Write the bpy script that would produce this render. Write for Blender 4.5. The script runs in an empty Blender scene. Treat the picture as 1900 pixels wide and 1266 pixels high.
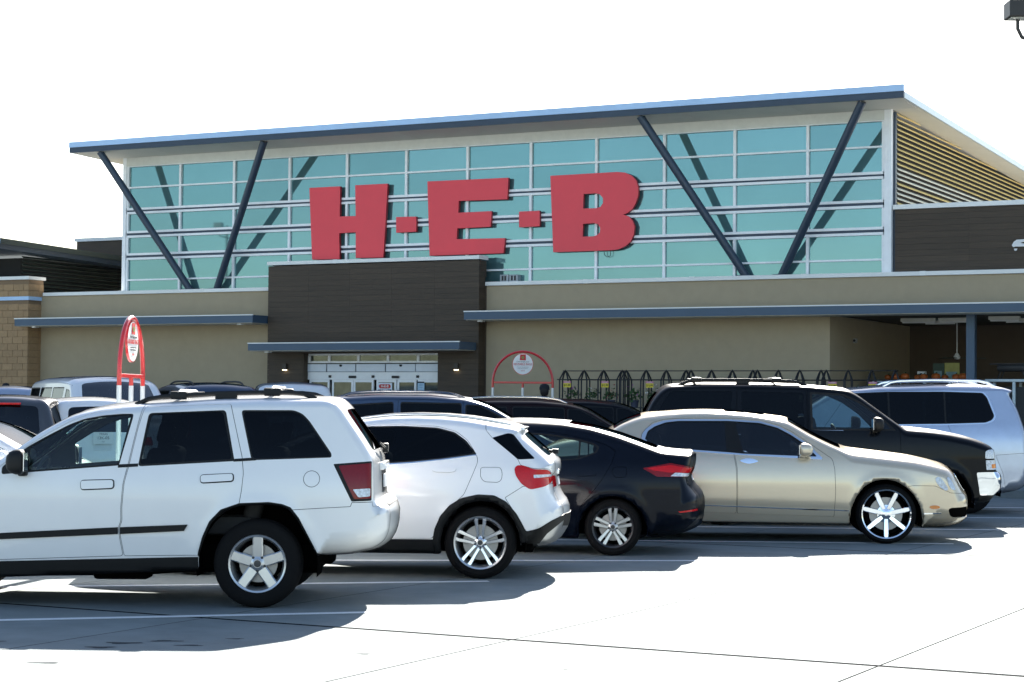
import bpy, bmesh, math, random
import numpy as np
from mathutils import Vector, Matrix
from mathutils.geometry import delaunay_2d_cdt

random.seed(7)
scene = bpy.context.scene
COL = scene.collection

# ------------------------------------------------------------------ camera
CAM_H = 1.65
cam = bpy.data.cameras.new('camera')
cam_ob = bpy.data.objects.new('camera', cam)
COL.objects.link(cam_ob)
pitch, roll = math.atan(114 / 3606), 0.008
Fw = Vector((0, math.cos(pitch), math.sin(pitch)))
U0 = Vector((0, -math.sin(pitch), math.cos(pitch)))
R0 = Vector((1, 0, 0))
Rt = R0 * math.cos(roll) + U0 * math.sin(roll)
Up = U0 * math.cos(roll) - R0 * math.sin(roll)
cam_ob.matrix_world = Matrix(((Rt.x, Up.x, -Fw.x, 0), (Rt.y, Up.y, -Fw.y, 0), (Rt.z, Up.z, -Fw.z, CAM_H), (0, 0, 0, 1)))
cam.sensor_width = 36
cam.lens = 36 * 3606 / 1900
cam.clip_start = 0.3
cam.clip_end = 3000
scene.camera = cam_ob

# ------------------------------------------------------------------ daylight
TO_SUN = Vector((0.31, 1.75, 1.0)).normalized()
world = bpy.data.worlds.new('World')
scene.world = world
world.use_nodes = True
wn = world.node_tree
wn.nodes.clear()
sky = wn.nodes.new('ShaderNodeTexSky')
sky.sky_type = 'NISHITA'
sky.sun_disc = False
sky.sun_elevation = math.asin(TO_SUN.z)
sky.sun_rotation = math.atan2(TO_SUN.x, TO_SUN.y)
sky.air_density = 1.0
sky.dust_density = 0.9
sky.ozone_density = 1.0
bg = wn.nodes.new('ShaderNodeBackground')
bg.inputs['Strength'].default_value = 0.05
wo = wn.nodes.new('ShaderNodeOutputWorld')
wn.links.new(sky.outputs['Color'], bg.inputs['Color'])
wn.links.new(bg.outputs['Background'], wo.inputs['Surface'])
sun = bpy.data.lights.new('sun', 'SUN')
sun.energy = 5.0
sun.angle = math.radians(0.53)
sun.color = (1.0, 0.95, 0.87)
sun_ob = bpy.data.objects.new('sun', sun)
sun_ob.rotation_euler = (-TO_SUN).to_track_quat('-Z', 'Y').to_euler()
sun_ob.location = (0, 0, 60)
COL.objects.link(sun_ob)
vs = scene.view_settings
vs.view_transform = 'Standard'
vs.look = 'None'
vs.gamma = 1.0
vs.use_curve_mapping = False
vs.exposure = 2.35

# ------------------------------------------------------------------ materials
MATS = {}


def M(name, col=(.5, .5, .5), rough=.5, metal=0., coat=0., noise=None, bump=None, var=0., spec=.5, emit=None, stretch=(1, 1, 1)):
    """Principled material with optional colour noise (scale, amount), bump (scale, strength) and per-object variation."""
    if name in MATS:
        return MATS[name]
    m = bpy.data.materials.new(name)
    m.use_nodes = True
    nt = m.node_tree
    b = nt.nodes['Principled BSDF']
    b.inputs['Base Color'].default_value = (*col, 1)
    b.inputs['Roughness'].default_value = rough
    b.inputs['Metallic'].default_value = metal
    b.inputs['Coat Weight'].default_value = coat
    b.inputs['Coat Roughness'].default_value = .03
    b.inputs['Specular IOR Level'].default_value = spec
    if emit:
        b.inputs['Emission Color'].default_value = (*emit[0], 1)
        b.inputs['Emission Strength'].default_value = emit[1]
    tc = nt.nodes.new('ShaderNodeTexCoord')
    mp = nt.nodes.new('ShaderNodeMapping')
    mp.inputs['Scale'].default_value = stretch
    nt.links.new(tc.outputs['Object'], mp.inputs['Vector'])
    if noise is None:
        noise = (6., .06)
    nz = nt.nodes.new('ShaderNodeTexNoise')
    nz.inputs['Scale'].default_value = noise[0]
    nz.inputs['Detail'].default_value = 6
    nz.inputs['Roughness'].default_value = .65
    nt.links.new(mp.outputs['Vector'], nz.inputs['Vector'])
    mr = nt.nodes.new('ShaderNodeMapRange')
    mr.inputs['From Min'].default_value = .25
    mr.inputs['From Max'].default_value = .75
    mr.inputs['To Min'].default_value = 1 - noise[1]
    mr.inputs['To Max'].default_value = 1 + noise[1]
    nt.links.new(nz.outputs['Fac'], mr.inputs['Value'])
    val = mr.outputs['Result']
    if var:
        oi = nt.nodes.new('ShaderNodeObjectInfo')
        m2 = nt.nodes.new('ShaderNodeMapRange')
        m2.inputs['To Min'].default_value = 1 - var
        m2.inputs['To Max'].default_value = 1 + var
        nt.links.new(oi.outputs['Random'], m2.inputs['Value'])
        mu = nt.nodes.new('ShaderNodeMath')
        mu.operation = 'MULTIPLY'
        nt.links.new(val, mu.inputs[0])
        nt.links.new(m2.outputs['Result'], mu.inputs[1])
        val = mu.outputs[0]
    vm = nt.nodes.new('ShaderNodeVectorMath')
    vm.operation = 'SCALE'
    vm.inputs[0].default_value = col
    nt.links.new(val, vm.inputs['Scale'])
    nt.links.new(vm.outputs['Vector'], b.inputs['Base Color'])
    if bump:
        n2 = nt.nodes.new('ShaderNodeTexNoise')
        n2.inputs['Scale'].default_value = bump[0]
        n2.inputs['Detail'].default_value = 5
        nt.links.new(mp.outputs['Vector'], n2.inputs['Vector'])
        bp = nt.nodes.new('ShaderNodeBump')
        bp.inputs['Strength'].default_value = bump[1]
        bp.inputs['Distance'].default_value = .02
        nt.links.new(n2.outputs['Fac'], bp.inputs['Height'])
        nt.links.new(bp.outputs['Normal'], b.inputs['Normal'])
    MATS[name] = m
    return m


def glass(name, tint, ior=1.5, rough=.01):
    """Thin window glass: what passes through is tinted, the rest is mirrored by Fresnel."""
    if name in MATS:
        return MATS[name]
    m = bpy.data.materials.new(name)
    m.use_nodes = True
    nt = m.node_tree
    nt.nodes.clear()
    out = nt.nodes.new('ShaderNodeOutputMaterial')
    tr = nt.nodes.new('ShaderNodeBsdfTransparent')
    tr.inputs['Color'].default_value = (*tint, 1)
    gl = nt.nodes.new('ShaderNodeBsdfGlossy')
    gl.inputs['Roughness'].default_value = rough
    gl.inputs['Color'].default_value = (.9, .95, 1, 1)
    fr = nt.nodes.new('ShaderNodeFresnel')
    fr.inputs['IOR'].default_value = ior
    mx = nt.nodes.new('ShaderNodeMixShader')
    nt.links.new(fr.outputs[0], mx.inputs[0])
    nt.links.new(tr.outputs[0], mx.inputs[1])
    nt.links.new(gl.outputs[0], mx.inputs[2])
    nt.links.new(mx.outputs[0], out.inputs['Surface'])
    MATS[name] = m
    return m


# ------------------------------------------------------------------ object helpers
def link(name, data=None, parent=None, loc=(0, 0, 0), rz=0):
    o = bpy.data.objects.new(name, data)
    COL.objects.link(o)
    o.location = loc
    o.rotation_euler = (0, 0, rz)
    if parent is not None:
        o.parent = parent
    return o


def tag(o, label=None, cat=None, group=None, kind=None):
    if label:
        o['label'] = label
    if cat:
        o['category'] = cat
    if group:
        o['group'] = group
    if kind:
        o['kind'] = kind
    return o


def thing(name, label, cat, loc=(0, 0, 0), rz=0, group=None):
    return tag(link(name, None, None, loc, rz), label, cat, group)


def copy_tree(o, parent=None):
    c = o.copy()
    COL.objects.link(c)
    c.parent = parent
    for ch in list(o.children):
        copy_tree(ch, c)
    return c


class MB:
    """Collects verts and faces of one mesh."""

    def __init__(self):
        self.v = []
        self.f = []

    def add(self, vs, fs):
        n = len(self.v)
        self.v += [tuple(p) for p in vs]
        self.f += [tuple(i + n for i in q) for q in fs]
        return self

    def box(self, x0, x1, y0, y1, z0, z1):
        return self.add([(x0, y0, z0), (x1, y0, z0), (x1, y1, z0), (x0, y1, z0), (x0, y0, z1), (x1, y0, z1), (x1, y1, z1), (x0, y1, z1)],
                        [(0, 3, 2, 1), (4, 5, 6, 7), (0, 1, 5, 4), (1, 2, 6, 5), (2, 3, 7, 6), (3, 0, 4, 7)])

    def rbox(self, x0, x1, y0, y1, z0, z1, r=.02, seg=2, mat=None):
        bm = bmesh.new()
        bmesh.ops.create_cube(bm, size=1)
        for v in bm.verts:
            v.co = Vector(((x0 + x1) / 2 + v.co.x * (x1 - x0), (y0 + y1) / 2 + v.co.y * (y1 - y0), (z0 + z1) / 2 + v.co.z * (z1 - z0)))
        bmesh.ops.bevel(bm, geom=list(bm.edges), offset=r, segments=seg, affect='EDGES', profile=.5)
        if mat is not None:
            bmesh.ops.transform(bm, matrix=mat, verts=list(bm.verts))
        bm.verts.index_update()
        self.add([v.co[:] for v in bm.verts], [[v.index for v in f.verts] for f in bm.faces])
        bm.free()
        return self

    def prism(self, poly, axis, a, b):
        """poly of 2D points extruded along an axis from a to b."""
        def p(q, t):
            return {'x': (t, q[0], q[1]), 'y': (q[0], t, q[1]), 'z': (q[0], q[1], t)}[axis]
        n = len(poly)
        vs = [p(q, a) for q in poly] + [p(q, b) for q in poly]
        fs = [tuple(range(n)), tuple(range(2 * n - 1, n - 1, -1))] + [((i + 1) % n, i, i + n, (i + 1) % n + n) for i in range(n)]
        return self.add(vs, fs)

    def tube(self, path, r, n=10, closed=False):
        P = [Vector(p) for p in path]
        m = len(P)
        rs = r if isinstance(r, (list, tuple)) else [r] * m
        ref = Vector((0.123, 0.31, 0.94))
        vs = []
        for i in range(m):
            a = P[i - 1] if (i > 0 or closed) else P[i]
            b = P[(i + 1) % m] if (i < m - 1 or closed) else P[i]
            d = (b - a).normalized()
            if i == 0:
                u = d.cross(ref).normalized()
            else:
                u = (u - d * u.dot(d)).normalized()
            w = d.cross(u)
            for k in range(n):
                t = 2 * math.pi * k / n
                vs.append(P[i] + (u * math.cos(t) + w * math.sin(t)) * rs[i])
        fs = []
        for i in range(m if closed else m - 1):
            j = (i + 1) % m
            for k in range(n):
                fs.append((i * n + k, i * n + (k + 1) % n, j * n + (k + 1) % n, j * n + k))
        if not closed:
            fs.append(tuple(range(n - 1, -1, -1)))
            fs.append(tuple((m - 1) * n + k for k in range(n)))
        return self.add(vs, fs)

    def lathe(self, prof, n=32, axis='y', closed=False, c=(0, 0, 0)):
        """prof: (radius, height) pairs spun about an axis."""
        vs = []
        m = len(prof)
        for k in range(n):
            t = 2 * math.pi * k / n
            for r, h in prof:
                if axis == 'y':
                    vs.append((c[0] + r * math.cos(t), c[1] + h, c[2] + r * math.sin(t)))
                else:
                    vs.append((c[0] + r * math.cos(t), c[1] + r * math.sin(t), c[2] + h))
        fs = []
        for k in range(n):
            for i in range(m if closed else m - 1):
                j = (i + 1) % m
                q = (k * m + i, k * m + j, ((k + 1) % n) * m + j, ((k + 1) % n) * m + i)
                fs.append(q if axis == 'y' else q[::-1])
        return self.add(vs, fs)

    def build(self, name, mat, parent=None, smooth=False, loc=(0, 0, 0), rz=0, angle=None):
        me = bpy.data.meshes.new(name)
        me.from_pydata(self.v, [], self.f)
        me.materials.append(mat)
        bm = bmesh.new()
        bm.from_mesh(me)
        bmesh.ops.recalc_face_normals(bm, faces=list(bm.faces))
        bm.to_mesh(me)
        bm.free()
        if smooth:
            me.shade_smooth()
            if angle is None:
                angle = 35
            me.set_sharp_from_angle(angle=math.radians(angle))
        return link(name, me, parent, loc, rz)


def curve_mesh(name, polys, depth, mat, parent=None, bevel=0.):
    """Flat polygons with holes, extruded: drawn in x/z, depth along y, as a real mesh."""
    cu = bpy.data.curves.new(name, 'CURVE')
    cu.dimensions = '2D'
    cu.fill_mode = 'BOTH'
    cu.extrude = depth / 2
    cu.bevel_depth = bevel
    for pts in polys:
        sp = cu.splines.new('POLY')
        sp.points.add(len(pts) - 1)
        for i, p in enumerate(pts):
            sp.points[i].co = (p[0], p[1], 0, 1)
        sp.use_cyclic_u = True
    return _curve_to(name, cu, mat, parent)


def _curve_to(name, cu, mat, parent):
    tmp = bpy.data.objects.new('tmp', cu)
    COL.objects.link(tmp)
    dg = bpy.context.evaluated_depsgraph_get()
    me = bpy.data.meshes.new_from_object(tmp.evaluated_get(dg))
    bpy.data.objects.remove(tmp)
    bpy.data.curves.remove(cu)
    me.transform(Matrix.Rotation(math.pi / 2, 4, 'X'))
    me.name = name
    me.materials.clear()
    me.materials.append(mat)
    return link(name, me, parent)


def text_mesh(name, body, size, depth, mat, parent=None, loc=(0, 0, 0), sx=1., align='CENTER', bold=0.):
    cu = bpy.data.curves.new(name, 'FONT')
    cu.body = body
    cu.size = size
    cu.extrude = depth / 2
    cu.offset = bold
    cu.align_x = align
    cu.align_y = 'CENTER'
    cu.resolution_u = 3
    o = _curve_to(name, cu, mat, parent)
    o.location = loc
    o.scale = (sx, 1, 1)
    return o

# ------------------------------------------------------------------ material set
CONC = M('concrete', (.205, .228, .228), .9, noise=(1.3, .20), bump=(60, .12), var=.05, spec=.1)
SEAL = M('joint_sealant', (.03, .03, .03), .95, spec=0.)
PAINT_W = M('line_paint', (.72, .73, .74), .7, noise=(25, .12))
STUCCO = M('stucco', (.41, .335, .222), .92, noise=(3.5, .05), bump=(220, .25))
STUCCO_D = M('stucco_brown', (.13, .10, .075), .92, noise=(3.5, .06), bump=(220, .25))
WOOD = M('wood_panel', (.062, .043, .027), .65, noise=(4, .35), var=.10, stretch=(.5, .5, 22), bump=(9, .06))
COPING = M('coping_metal', (.84, .84, .80), .45, metal=0., noise=(1.5, .05), var=.05)
NAVY = M('navy_metal', (.052, .092, .145), .42, metal=.15, noise=(2, .06))
NAVY_D = M('dark_navy_metal', (.035, .055, .085), .4, metal=.2)
BLUEFASCIA = M('blue_gutter_metal', (.43, .62, .86), .4, metal=0., noise=(1.2, .08))
FRAME = M('window_frame_aluminium', (.92, .93, .93), .4, metal=0.)
SOFFIT = M('soffit_panel', (.62, .60, .52), .7, noise=(2, .05), var=.04)
FASCIA = M('side_fascia_metal', (.55, .63, .68), .4, metal=.2, var=.04)
SLAT_SUN = M('louvre_slat_sunlit', (.82, .62, .22), .5, noise=(8, .08), var=.06)  # golden copy of the slat colour: sunlight through the louvres painted in
SLAT = M('louvre_slat', (.86, .82, .66), .5, noise=(8, .08), var=.06)
DARKBACK = M('dark_backing', (.018, .019, .02), .9)
BLOCK = M('split_face_block', (.36, .235, .125), .9, noise=(14, .14), bump=(45, .4), var=.08)
BLOCK_D = M('mortar', (.22, .15, .09), .95)
TEALGLASS = M('teal_curtain_glass', (.165, .325, .34), .02, metal=.62, noise=(.35, .07), var=.08)
DOORGLASS = M('door_glass', (.10, .115, .10), .05, metal=.55, noise=(2.2, .5))
WHITEPANEL = M('white_panel', (.74, .80, .88), .4)
SIGNRED = M('sign_red', (.86, .05, .075), .33, noise=(2, .03))
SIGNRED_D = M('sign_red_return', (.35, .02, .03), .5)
ARCHRED = M('red_paint', (.55, .022, .025), .3, coat=.6)
GALV = M('galvanised_steel', (.62, .64, .66), .4, metal=.5)
BLACK = M('black_metal', (.012, .013, .015), .5)
WHITE = M('white_paint', (.78, .78, .76), .5)
YELLOW = M('yellow_card', (.78, .62, .05), .6)
PINK = M('pink_card', (.62, .22, .32), .6)
INK = M('dark_ink', (.02, .02, .025), .6)
REDINK = M('red_ink', (.55, .03, .03), .6)
GREEN = M('leaf_green', (.05, .11, .035), .6, noise=(12, .3))
FLOWER_P = M('purple_petals', (.30, .06, .28), .6)
FLOWER_W = M('white_petals', (.75, .72, .68), .6)
FLOWER_R = M('red_petals', (.5, .04, .05), .6)
PUMPKIN = M('pumpkin_skin', (.45, .11, .02), .5, noise=(9, .15))

# cars
RUBBER = M('tyre_rubber', (.006, .006, .0065), .85, spec=.2, noise=(30, .1))
TRIM = M('black_trim', (.008, .0085, .009), .55, spec=.3, noise=(40, .1))
GAP = M('panel_gap_black', (.004, .004, .004), .9, spec=0.)
LINING = M('cabin_lining', (.085, .09, .088), .85)
SEATM = M('seat_fabric', (.03, .031, .033), .8)
ALLOY = M('alloy_silver', (.58, .59, .60), .28, metal=.85)
ALLOY_B = M('alloy_bright', (.85, .86, .88), .18, metal=.9)
ALLOY_D = M('alloy_dark', (.06, .063, .068), .35, metal=.7)
CHROME = M('chrome', (.88, .90, .93), .06, metal=1.0)
DISC = M('brake_disc_steel', (.34, .33, .32), .4, metal=.8)
REDLENS = M('red_lens', (.55, .006, .010), .12, coat=.35, spec=.2, noise=(60, .12))
DARKRED = M('dark_red_lens', (.20, .004, .008), .1, coat=.35, spec=.2, noise=(60, .1))
CLEARLENS = M('clear_lens', (.58, .64, .72), .10, coat=1, noise=(45, .45))
AMBER = M('amber_lens', (.75, .22, .02), .15, coat=1)
PLATE = M('licence_plate', (.75, .76, .78), .4)
P_WHITE = M('white_car_paint', (.88, .88, .87), .35, coat=1, noise=(2.2, .025))
P_WHITE2 = M('white_clean_paint', (.90, .90, .90), .3, coat=1, noise=(3, .015))
P_BLACK = M('black_car_paint', (.002, .003, .005), .34, coat=.28, spec=.07)
P_BLUEBLK = M('blue_black_car_paint', (.002, .004, .010), .34, coat=.28, spec=.07)
P_GOLD = M('champagne_car_paint', (.70, .595, .44), .26, metal=.45, coat=1, noise=(3, .03))
P_SILVER = M('silver_blue_car_paint', (.46, .52, .64), .28, metal=.6, coat=1)
P_GREY = M('grey_car_paint', (.06, .065, .075), .3, metal=.4, coat=1)
P_MAROON = M('maroon_car_paint', (.010, .002, .003), .34, coat=.28, spec=.07)
P_BLUE = M('dark_blue_car_paint', (.02, .045, .10), .28, coat=1, metal=.3)
G_DARK = glass('privacy_glass', (.06, .07, .075), 1.3)
G_BLUE = glass('blue_tint_glass', (.13, .17, .23), 1.6)
G_MID = glass('light_tint_glass', (.48, .60, .58))
G_CLEAR = glass('clear_glass', (.72, .86, .84))
G_REAR = glass('rear_glass', (.05, .055, .06), 1.6)
G_SKY = glass('sky_glass', (.35, .45, .45), 2.1)
LENSGLASS = glass('lamp_cover_glass', (.9, .92, .94))

# ------------------------------------------------------------------ ground
A_B = math.radians(27.5)
P0 = Vector((-3.303, 46.0, 0))
BR = Vector((math.cos(A_B), -math.sin(A_B), 0))
BN = Vector((math.sin(A_B), math.cos(A_B), 0))


def bw(u, v, z):
    return P0 + BR * u + BN * v + Vector((0, 0, z))


lot = MB().box(-1500, 1500, -600, 2400, -1.0, -.012).build('parking_lot', CONC)
tag(lot, 'pale concrete parking lot paved in wide slabs', 'pavement', kind='structure')
SL_A, SL_B = 2.62, 9.4
seal = MB()
o0 = Vector((.62, 13.27, 0))
slab_mesh = None
nA0, nA1, nB0, nB1 = -7, 8, -1, 3
c = [o0 + BR * (nA0 * SL_A + 1.94 - .5) - BN * 10.0, ]
corner = o0 + BR * 1.94


def slab_at(i, j):
    return corner + BR * (i * SL_A) + BN * (j * SL_B)


q = [slab_at(nA0, nB0), slab_at(nA1, nB0), slab_at(nA1, nB1), slab_at(nA0, nB1)]
sealo = MB().add([(p.x, p.y, -.0012) for p in q], [(0, 1, 2, 3)]).build('joint_filler', SEAL, lot)
mb = MB()
g, bv = .033, .004
a0, a1, b0, b1 = .005, SL_A - .005, g, SL_B - g
mb.add([(a0, b0, -.0115), (a1, b0, -.0115), (a1, b1, -.0115), (a0, b1, -.0115), (a0, b0, -.005), (a1, b0, -.005), (a1, b1, -.005), (a0, b1, -.005),
        (a0 + bv, b0 + bv, 0), (a1 - bv, b0 + bv, 0), (a1 - bv, b1 - bv, 0), (a0 + bv, b1 - bv, 0)],
       [(0, 1, 5, 4), (1, 2, 6, 5), (2, 3, 7, 6), (3, 0, 4, 7), (4, 5, 9, 8), (5, 6, 10, 9), (6, 7, 11, 10), (7, 4, 8, 11), (8, 9, 10, 11)])
proto = None
for i in range(nA0, nA1):
    for j in range(nB0, nB1):
        p = slab_at(i, j)
        if proto is None:
            proto = mb.build('concrete_slab', CONC, lot)
            s = proto
        else:
            s = proto.copy()
            COL.objects.link(s)
        s.location = p
        s.rotation_euler = (0, 0, -A_B)
# the rest of the lot, level with the slabs, in one sheet round them
rest = MB()
far = 900.0
for (i0, i1, j0, j1) in ((-200, nA0, -300, 300), (nA1, 200, -300, 300), (nA0, nA1, nB1, 300), (nA0, nA1, -300, nB0)):
    q = [slab_at(i0, j0), slab_at(i1, j0), slab_at(i1, j1), slab_at(i0, j1)]
    n = len(rest.v)
    rest.add([(p.x, p.y, -.001) for p in q], [(0, 1, 2, 3)])
rest.build('concrete_paving', CONC, lot)


def line(a, b, w=.1):
    a, b = Vector((*a, 0)), Vector((*b, 0))
    d = (b - a).normalized()
    nn = Vector((-d.y, d.x, 0)) * w / 2
    m = MB()
    vs = [a - nn, b - nn, b + nn, a + nn]
    m.add([(p.x, p.y, .0035) for p in vs] + [(p.x, p.y, .0015) for p in vs], [(0, 1, 2, 3), (0, 4, 5, 1), (1, 5, 6, 2), (2, 6, 7, 3), (3, 7, 4, 0)])
    m.build('painted_line', PAINT_W, lot)


line((-7.3, 13.55), (-1.0, 15.28))
line((-8.0, 16.25), (-.2, 17.97))
line((-6.5, 19.8), (2.2, 20.53))
line((-4.0, 23.6), (5.3, 23.33))
line((-1.5, 26.35), (6.7, 26.0))
line((1.0, 28.6), (8.2, 28.85))
line((3.0, 31.5), (10.2, 31.8))
# stains and scuffs on the concrete
STAIN = M('oil_stain', (.075, .078, .08), .9, noise=(30, .3), spec=0.)
for sx, sy, sr, se in ((-2.62, 13.22, .16, 2.2), (-2.35, 13.35, .12, 2.6), (-2.15, 13.12, .09, 3.0), (-2.72, 12.98, .14, 2.0), (-1.9, 13.5, .07, 2.5), (-3.5, 13.25, .10, 2.0), (-.95, 12.75, .05, 3.), (.75, 14.9, .03, 2.), (.2, 15.6, .025, 3.), (1.9, 15.2, .03, 2.), (.35, 12.1, .03, 2.), (.9, 12.25, .02, 2.), (2.6, 16.3, .03, 2.5), (3.4, 14.1, .025, 2.), (1.2, 17.2, .03, 3.), (-2.9, 12.2, .07, 4.), (-.3, 12.35, .02, 2.), (2.2, 13.0, .02, 2.), (4.4, 18.5, .04, 2.), (5.2, 20.3, .04, 2.5), (1.5, 12.6, .02, 3.), (3.0, 12.4, .025, 3.)):
    m = MB()
    pts = []
    for k in range(18):
        t = 2 * math.pi * k / 18
        r = sr * .6 * (1 + .35 * math.sin(3 * t + sx * 7) + .2 * random.random())
        pts.append((sx + r * se * math.cos(t) * .5, sy + r * math.sin(t) * .4, .0022))
    m.add(pts, [tuple(range(18))])
    m.build('oil_stain', STAIN, lot)
walk = MB()
walk.box(-30, 40, -4.2, 0.5, -.4, .15)
wk = walk.build('sidewalk', CONC, None, loc=P0, rz=-A_B)
tag(wk, 'raised concrete sidewalk along the store front', 'sidewalk', kind='structure')

# ------------------------------------------------------------------ the store
# local frame: x along the front (to the right), y into the building, z up
store = thing('store_building', 'long tan stucco store with tall teal glass clerestory and slanted blue roof', 'building', P0, -A_B)


def bx(name, mat, *b, par=store):
    return MB().box(*b).build(name, mat, par)


GZ = .15
# stucco walls
wl = bx('wall', STUCCO, -10.4, -2.80, 0, .30, GZ, 4.32)
wr = bx('wall', STUCCO, 3.03, 11.25, 0, .30, GZ, 4.32)
bx('wall', STUCCO, 11.25, 24, 0, .30, 3.53, 4.32)
# recess on the right
bx('recess_wall', STUCCO, 10.95, 11.249, .302, 6.0, GZ, 3.53)
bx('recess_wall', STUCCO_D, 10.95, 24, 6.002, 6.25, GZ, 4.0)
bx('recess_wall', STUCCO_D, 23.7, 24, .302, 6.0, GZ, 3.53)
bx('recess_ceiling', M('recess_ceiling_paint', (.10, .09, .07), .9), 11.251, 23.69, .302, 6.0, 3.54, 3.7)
bx('column', NAVY, 14.16, 14.33, -.12, .05, GZ, 3.51)
bx('rear_wall', STUCCO, -10.3, 24, 14.01, 14.3, GZ, 5.5)
bx('rear_wall', STUCCO, -8.2, 12.9, 14.02, 14.25, 5.51, 7.38)
bx('side_wall', STUCCO, -10.29, -10.0, 6.4, 14.0, GZ, 4.0)
bx('side_wall', STUCCO, 23.7, 24, 6.26, 14.0, GZ, 4.0)
bx('corner_post', WOOD, 3.0, 3.06, -.003, .05, GZ, 4.32)
bx('low_roof', M('roof_membrane', (.55, .54, .52), .8), -10.3, 24, .31, 14, 4.0, 4.12)


def coping(u0, u1, v0, v1, z0, z1, step=2.55, par=store):
    u = u0
    while u < u1 - .05:
        e = min(u + step, u1)
        bx('coping', COPING, u + .003, e - .003, v0, v1, z0, z1, par=par)
        bx('coping_splice', COPING, e - .06, min(e + .06, u1), v0 - .006, v1, z0 - .002, z1 + .006, par=par)
        u = e


coping(-10.05, -2.81, -.05, .34, 4.325, 4.41)
coping(3.04, 24, -.05, .34, 4.325, 4.41)

# dark wood-look entrance block with plank courses
BL0, BL1 = -2.79, 3.02
bx('entrance_block', DARKBACK, BL0 + .02, BL1 - .02, -.27, .05, 3.0, 4.90)
bx('entrance_block', DARKBACK, BL0 + .02, -1.76, -.27, -.002, GZ, 3.0)
bx('entrance_block', DARKBACK, 1.97, BL1 - .02, -.27, -.002, GZ, 3.0)
bx('entrance_block', DARKBACK, -1.76, 1.97, -.27, -.002, 2.84, 3.0)
ph = .125
for k in range(int((4.92 - GZ) / ph)):
    z0 = GZ + k * ph
    z1 = min(z0 + ph, 4.92)
    cuts = [BL0] + [BL0 + (1.16 + 0 * k) * i for i in range(1, 5)] + [BL1]
    if z1 <= 2.87:
        cuts = [BL0, -1.76, None, 1.97, BL1]
    for a, b in zip(cuts[:-1], cuts[1:]):
        if a is None or b is None:
            continue
        bx('plank', WOOD, a + .0008, b - .0008, -.30, -.272, z0 + .0015, z1 - .0015)
    if z0 > 3.0 or True:
        bx('plank', WOOD, BL1 - .019, BL1 + .001, -.271, .05 if z0 > 4.4 else -.004, z0 + .002, z1 - .002)
    bx('plank', WOOD, BL0 - .001, BL0 + .019, -.271, .05 if z0 > 4.4 else -.004, z0 + .002, z1 - .002)
coping(BL0 - .02, BL1 + .02, -.34, .10, 4.922, 5.005, 1.95)
bx('door_jamb', WOOD, -1.775, -1.742, -.30, -.10, GZ, 2.86)
bx('door_jamb', WOOD, 1.954, 1.975, -.30, -.10, GZ, 2.86)

# canopies
def canopy(u0, u1, v0, v1, z0, z1, lamps=()):
    c = bx('canopy', NAVY, u0, u1, v0, v1, z0, z1)
    MB().box(u0 + .03, u1 - .03, v0 + .03, v1 - .01, z0 - .012, z0 - .001).build('canopy_soffit', SOFFIT, c)
    MB().box(u0 - .01, u1 + .01, v0 - .012, v0 + .02, z1 - .012, z1 + .012).build('drip_edge', COPING, c)
    for lu in lamps:
        MB().box(lu - .06, lu + .06, v0 + .12, v0 + .26, z0 - .045, z0 - .013).build('downlight', WHITE, c)


canopy(-10.23, -2.815, -.90, -.002, 3.515, 3.70, (-9.7, -3.3))
canopy(2.91, 24, -.80, -.305, 3.515, 3.70, (3.25,))
canopy(3.035, 24, -.304, -.002, 3.517, 3.698)
canopy(-2.80, 2.96, -1.10, -.302, 2.835, 3.01, (-2.35,))

# entrance doors
ent = bx('entrance_frame', FRAME, -1.741, 1.953, -.095, -.06, 2.735, 2.83)
for a, b in ((2.555, 2.603), (2.16, 2.34)):
    MB().box(-1.741, 1.953, -.115, -.06, a, b).build('door_header', FRAME, ent)
bx('entrance_lobby', M('lobby_dark', (.05, .052, .05), .9), -1.741, 1.953, .25, .30, GZ, 2.83)
bx('entrance_lobby', M('lobby_dark', (.05, .052, .05), .9), -1.741, 1.953, -.058, .25, GZ, GZ + .02)
tm = [-1.711, -1.143, -.325, .494, 1.315, 1.90]
for u in tm:
    MB().box(u - .035, u + .035, -.11, -.06, 2.605, 2.733).build('mullion', FRAME, ent)
for a, b in zip(tm[:-1], tm[1:]):
    MB().box(a + .04, b - .04, -.085, -.075, 2.605, 2.733).build('pane', DOORGLASS, ent)
for a, b in ((-1.74, -1.216), (-1.185, -.397), (-.367, .423), (.453, 1.245), (1.267, 1.95)):
    MB().box(a, b, -.125, -.06, 2.352, 2.53).build('white_panel', WHITEPANEL, ent)
MB().box(-1.741, 1.953, -.10, -.062, 2.345, 2.55).build('panel_backing', DARKBACK, ent)
for u, w, z in ((-1.10, .035, 2.235), (-.47, .10, 2.225), (.10, .035, 2.235), (.72, .10, 2.225), (1.32, .035, 2.235)):
    MB().rbox(u - w, u + w, -.15, -.112, z - .03, z + .03, .012).build('door_sensor', BLACK, ent)
for u in (-.80, .86):
    MB().lathe([(.0, -.05), (.03, -.04), (.04, 0)], 10, axis='z', c=(u, -.13, 2.515)).build('camera_dome', BLACK, ent, smooth=True)
dd = [(-1.70, -1.134), (-1.058, -.468), (-.453, .101), (.183, .723), (.752, 1.264), (1.307, 1.90)]
for k, (a, b) in enumerate(dd):
    f = MB()
    f.box(a, a + .05, -.10, -.062, GZ, 2.158).box(b - .05, b, -.10, -.062, GZ, 2.158).box(a + .05, b - .05, -.10, -.062, 2.10, 2.158).box(a + .05, b - .05, -.10, -.062, GZ, GZ + .22)
    d = f.build('door', FRAME, ent)
    MB().box(a + .051, b - .051, -.088, -.078, GZ + .22, 2.10).build('pane', DOORGLASS, d)
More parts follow.
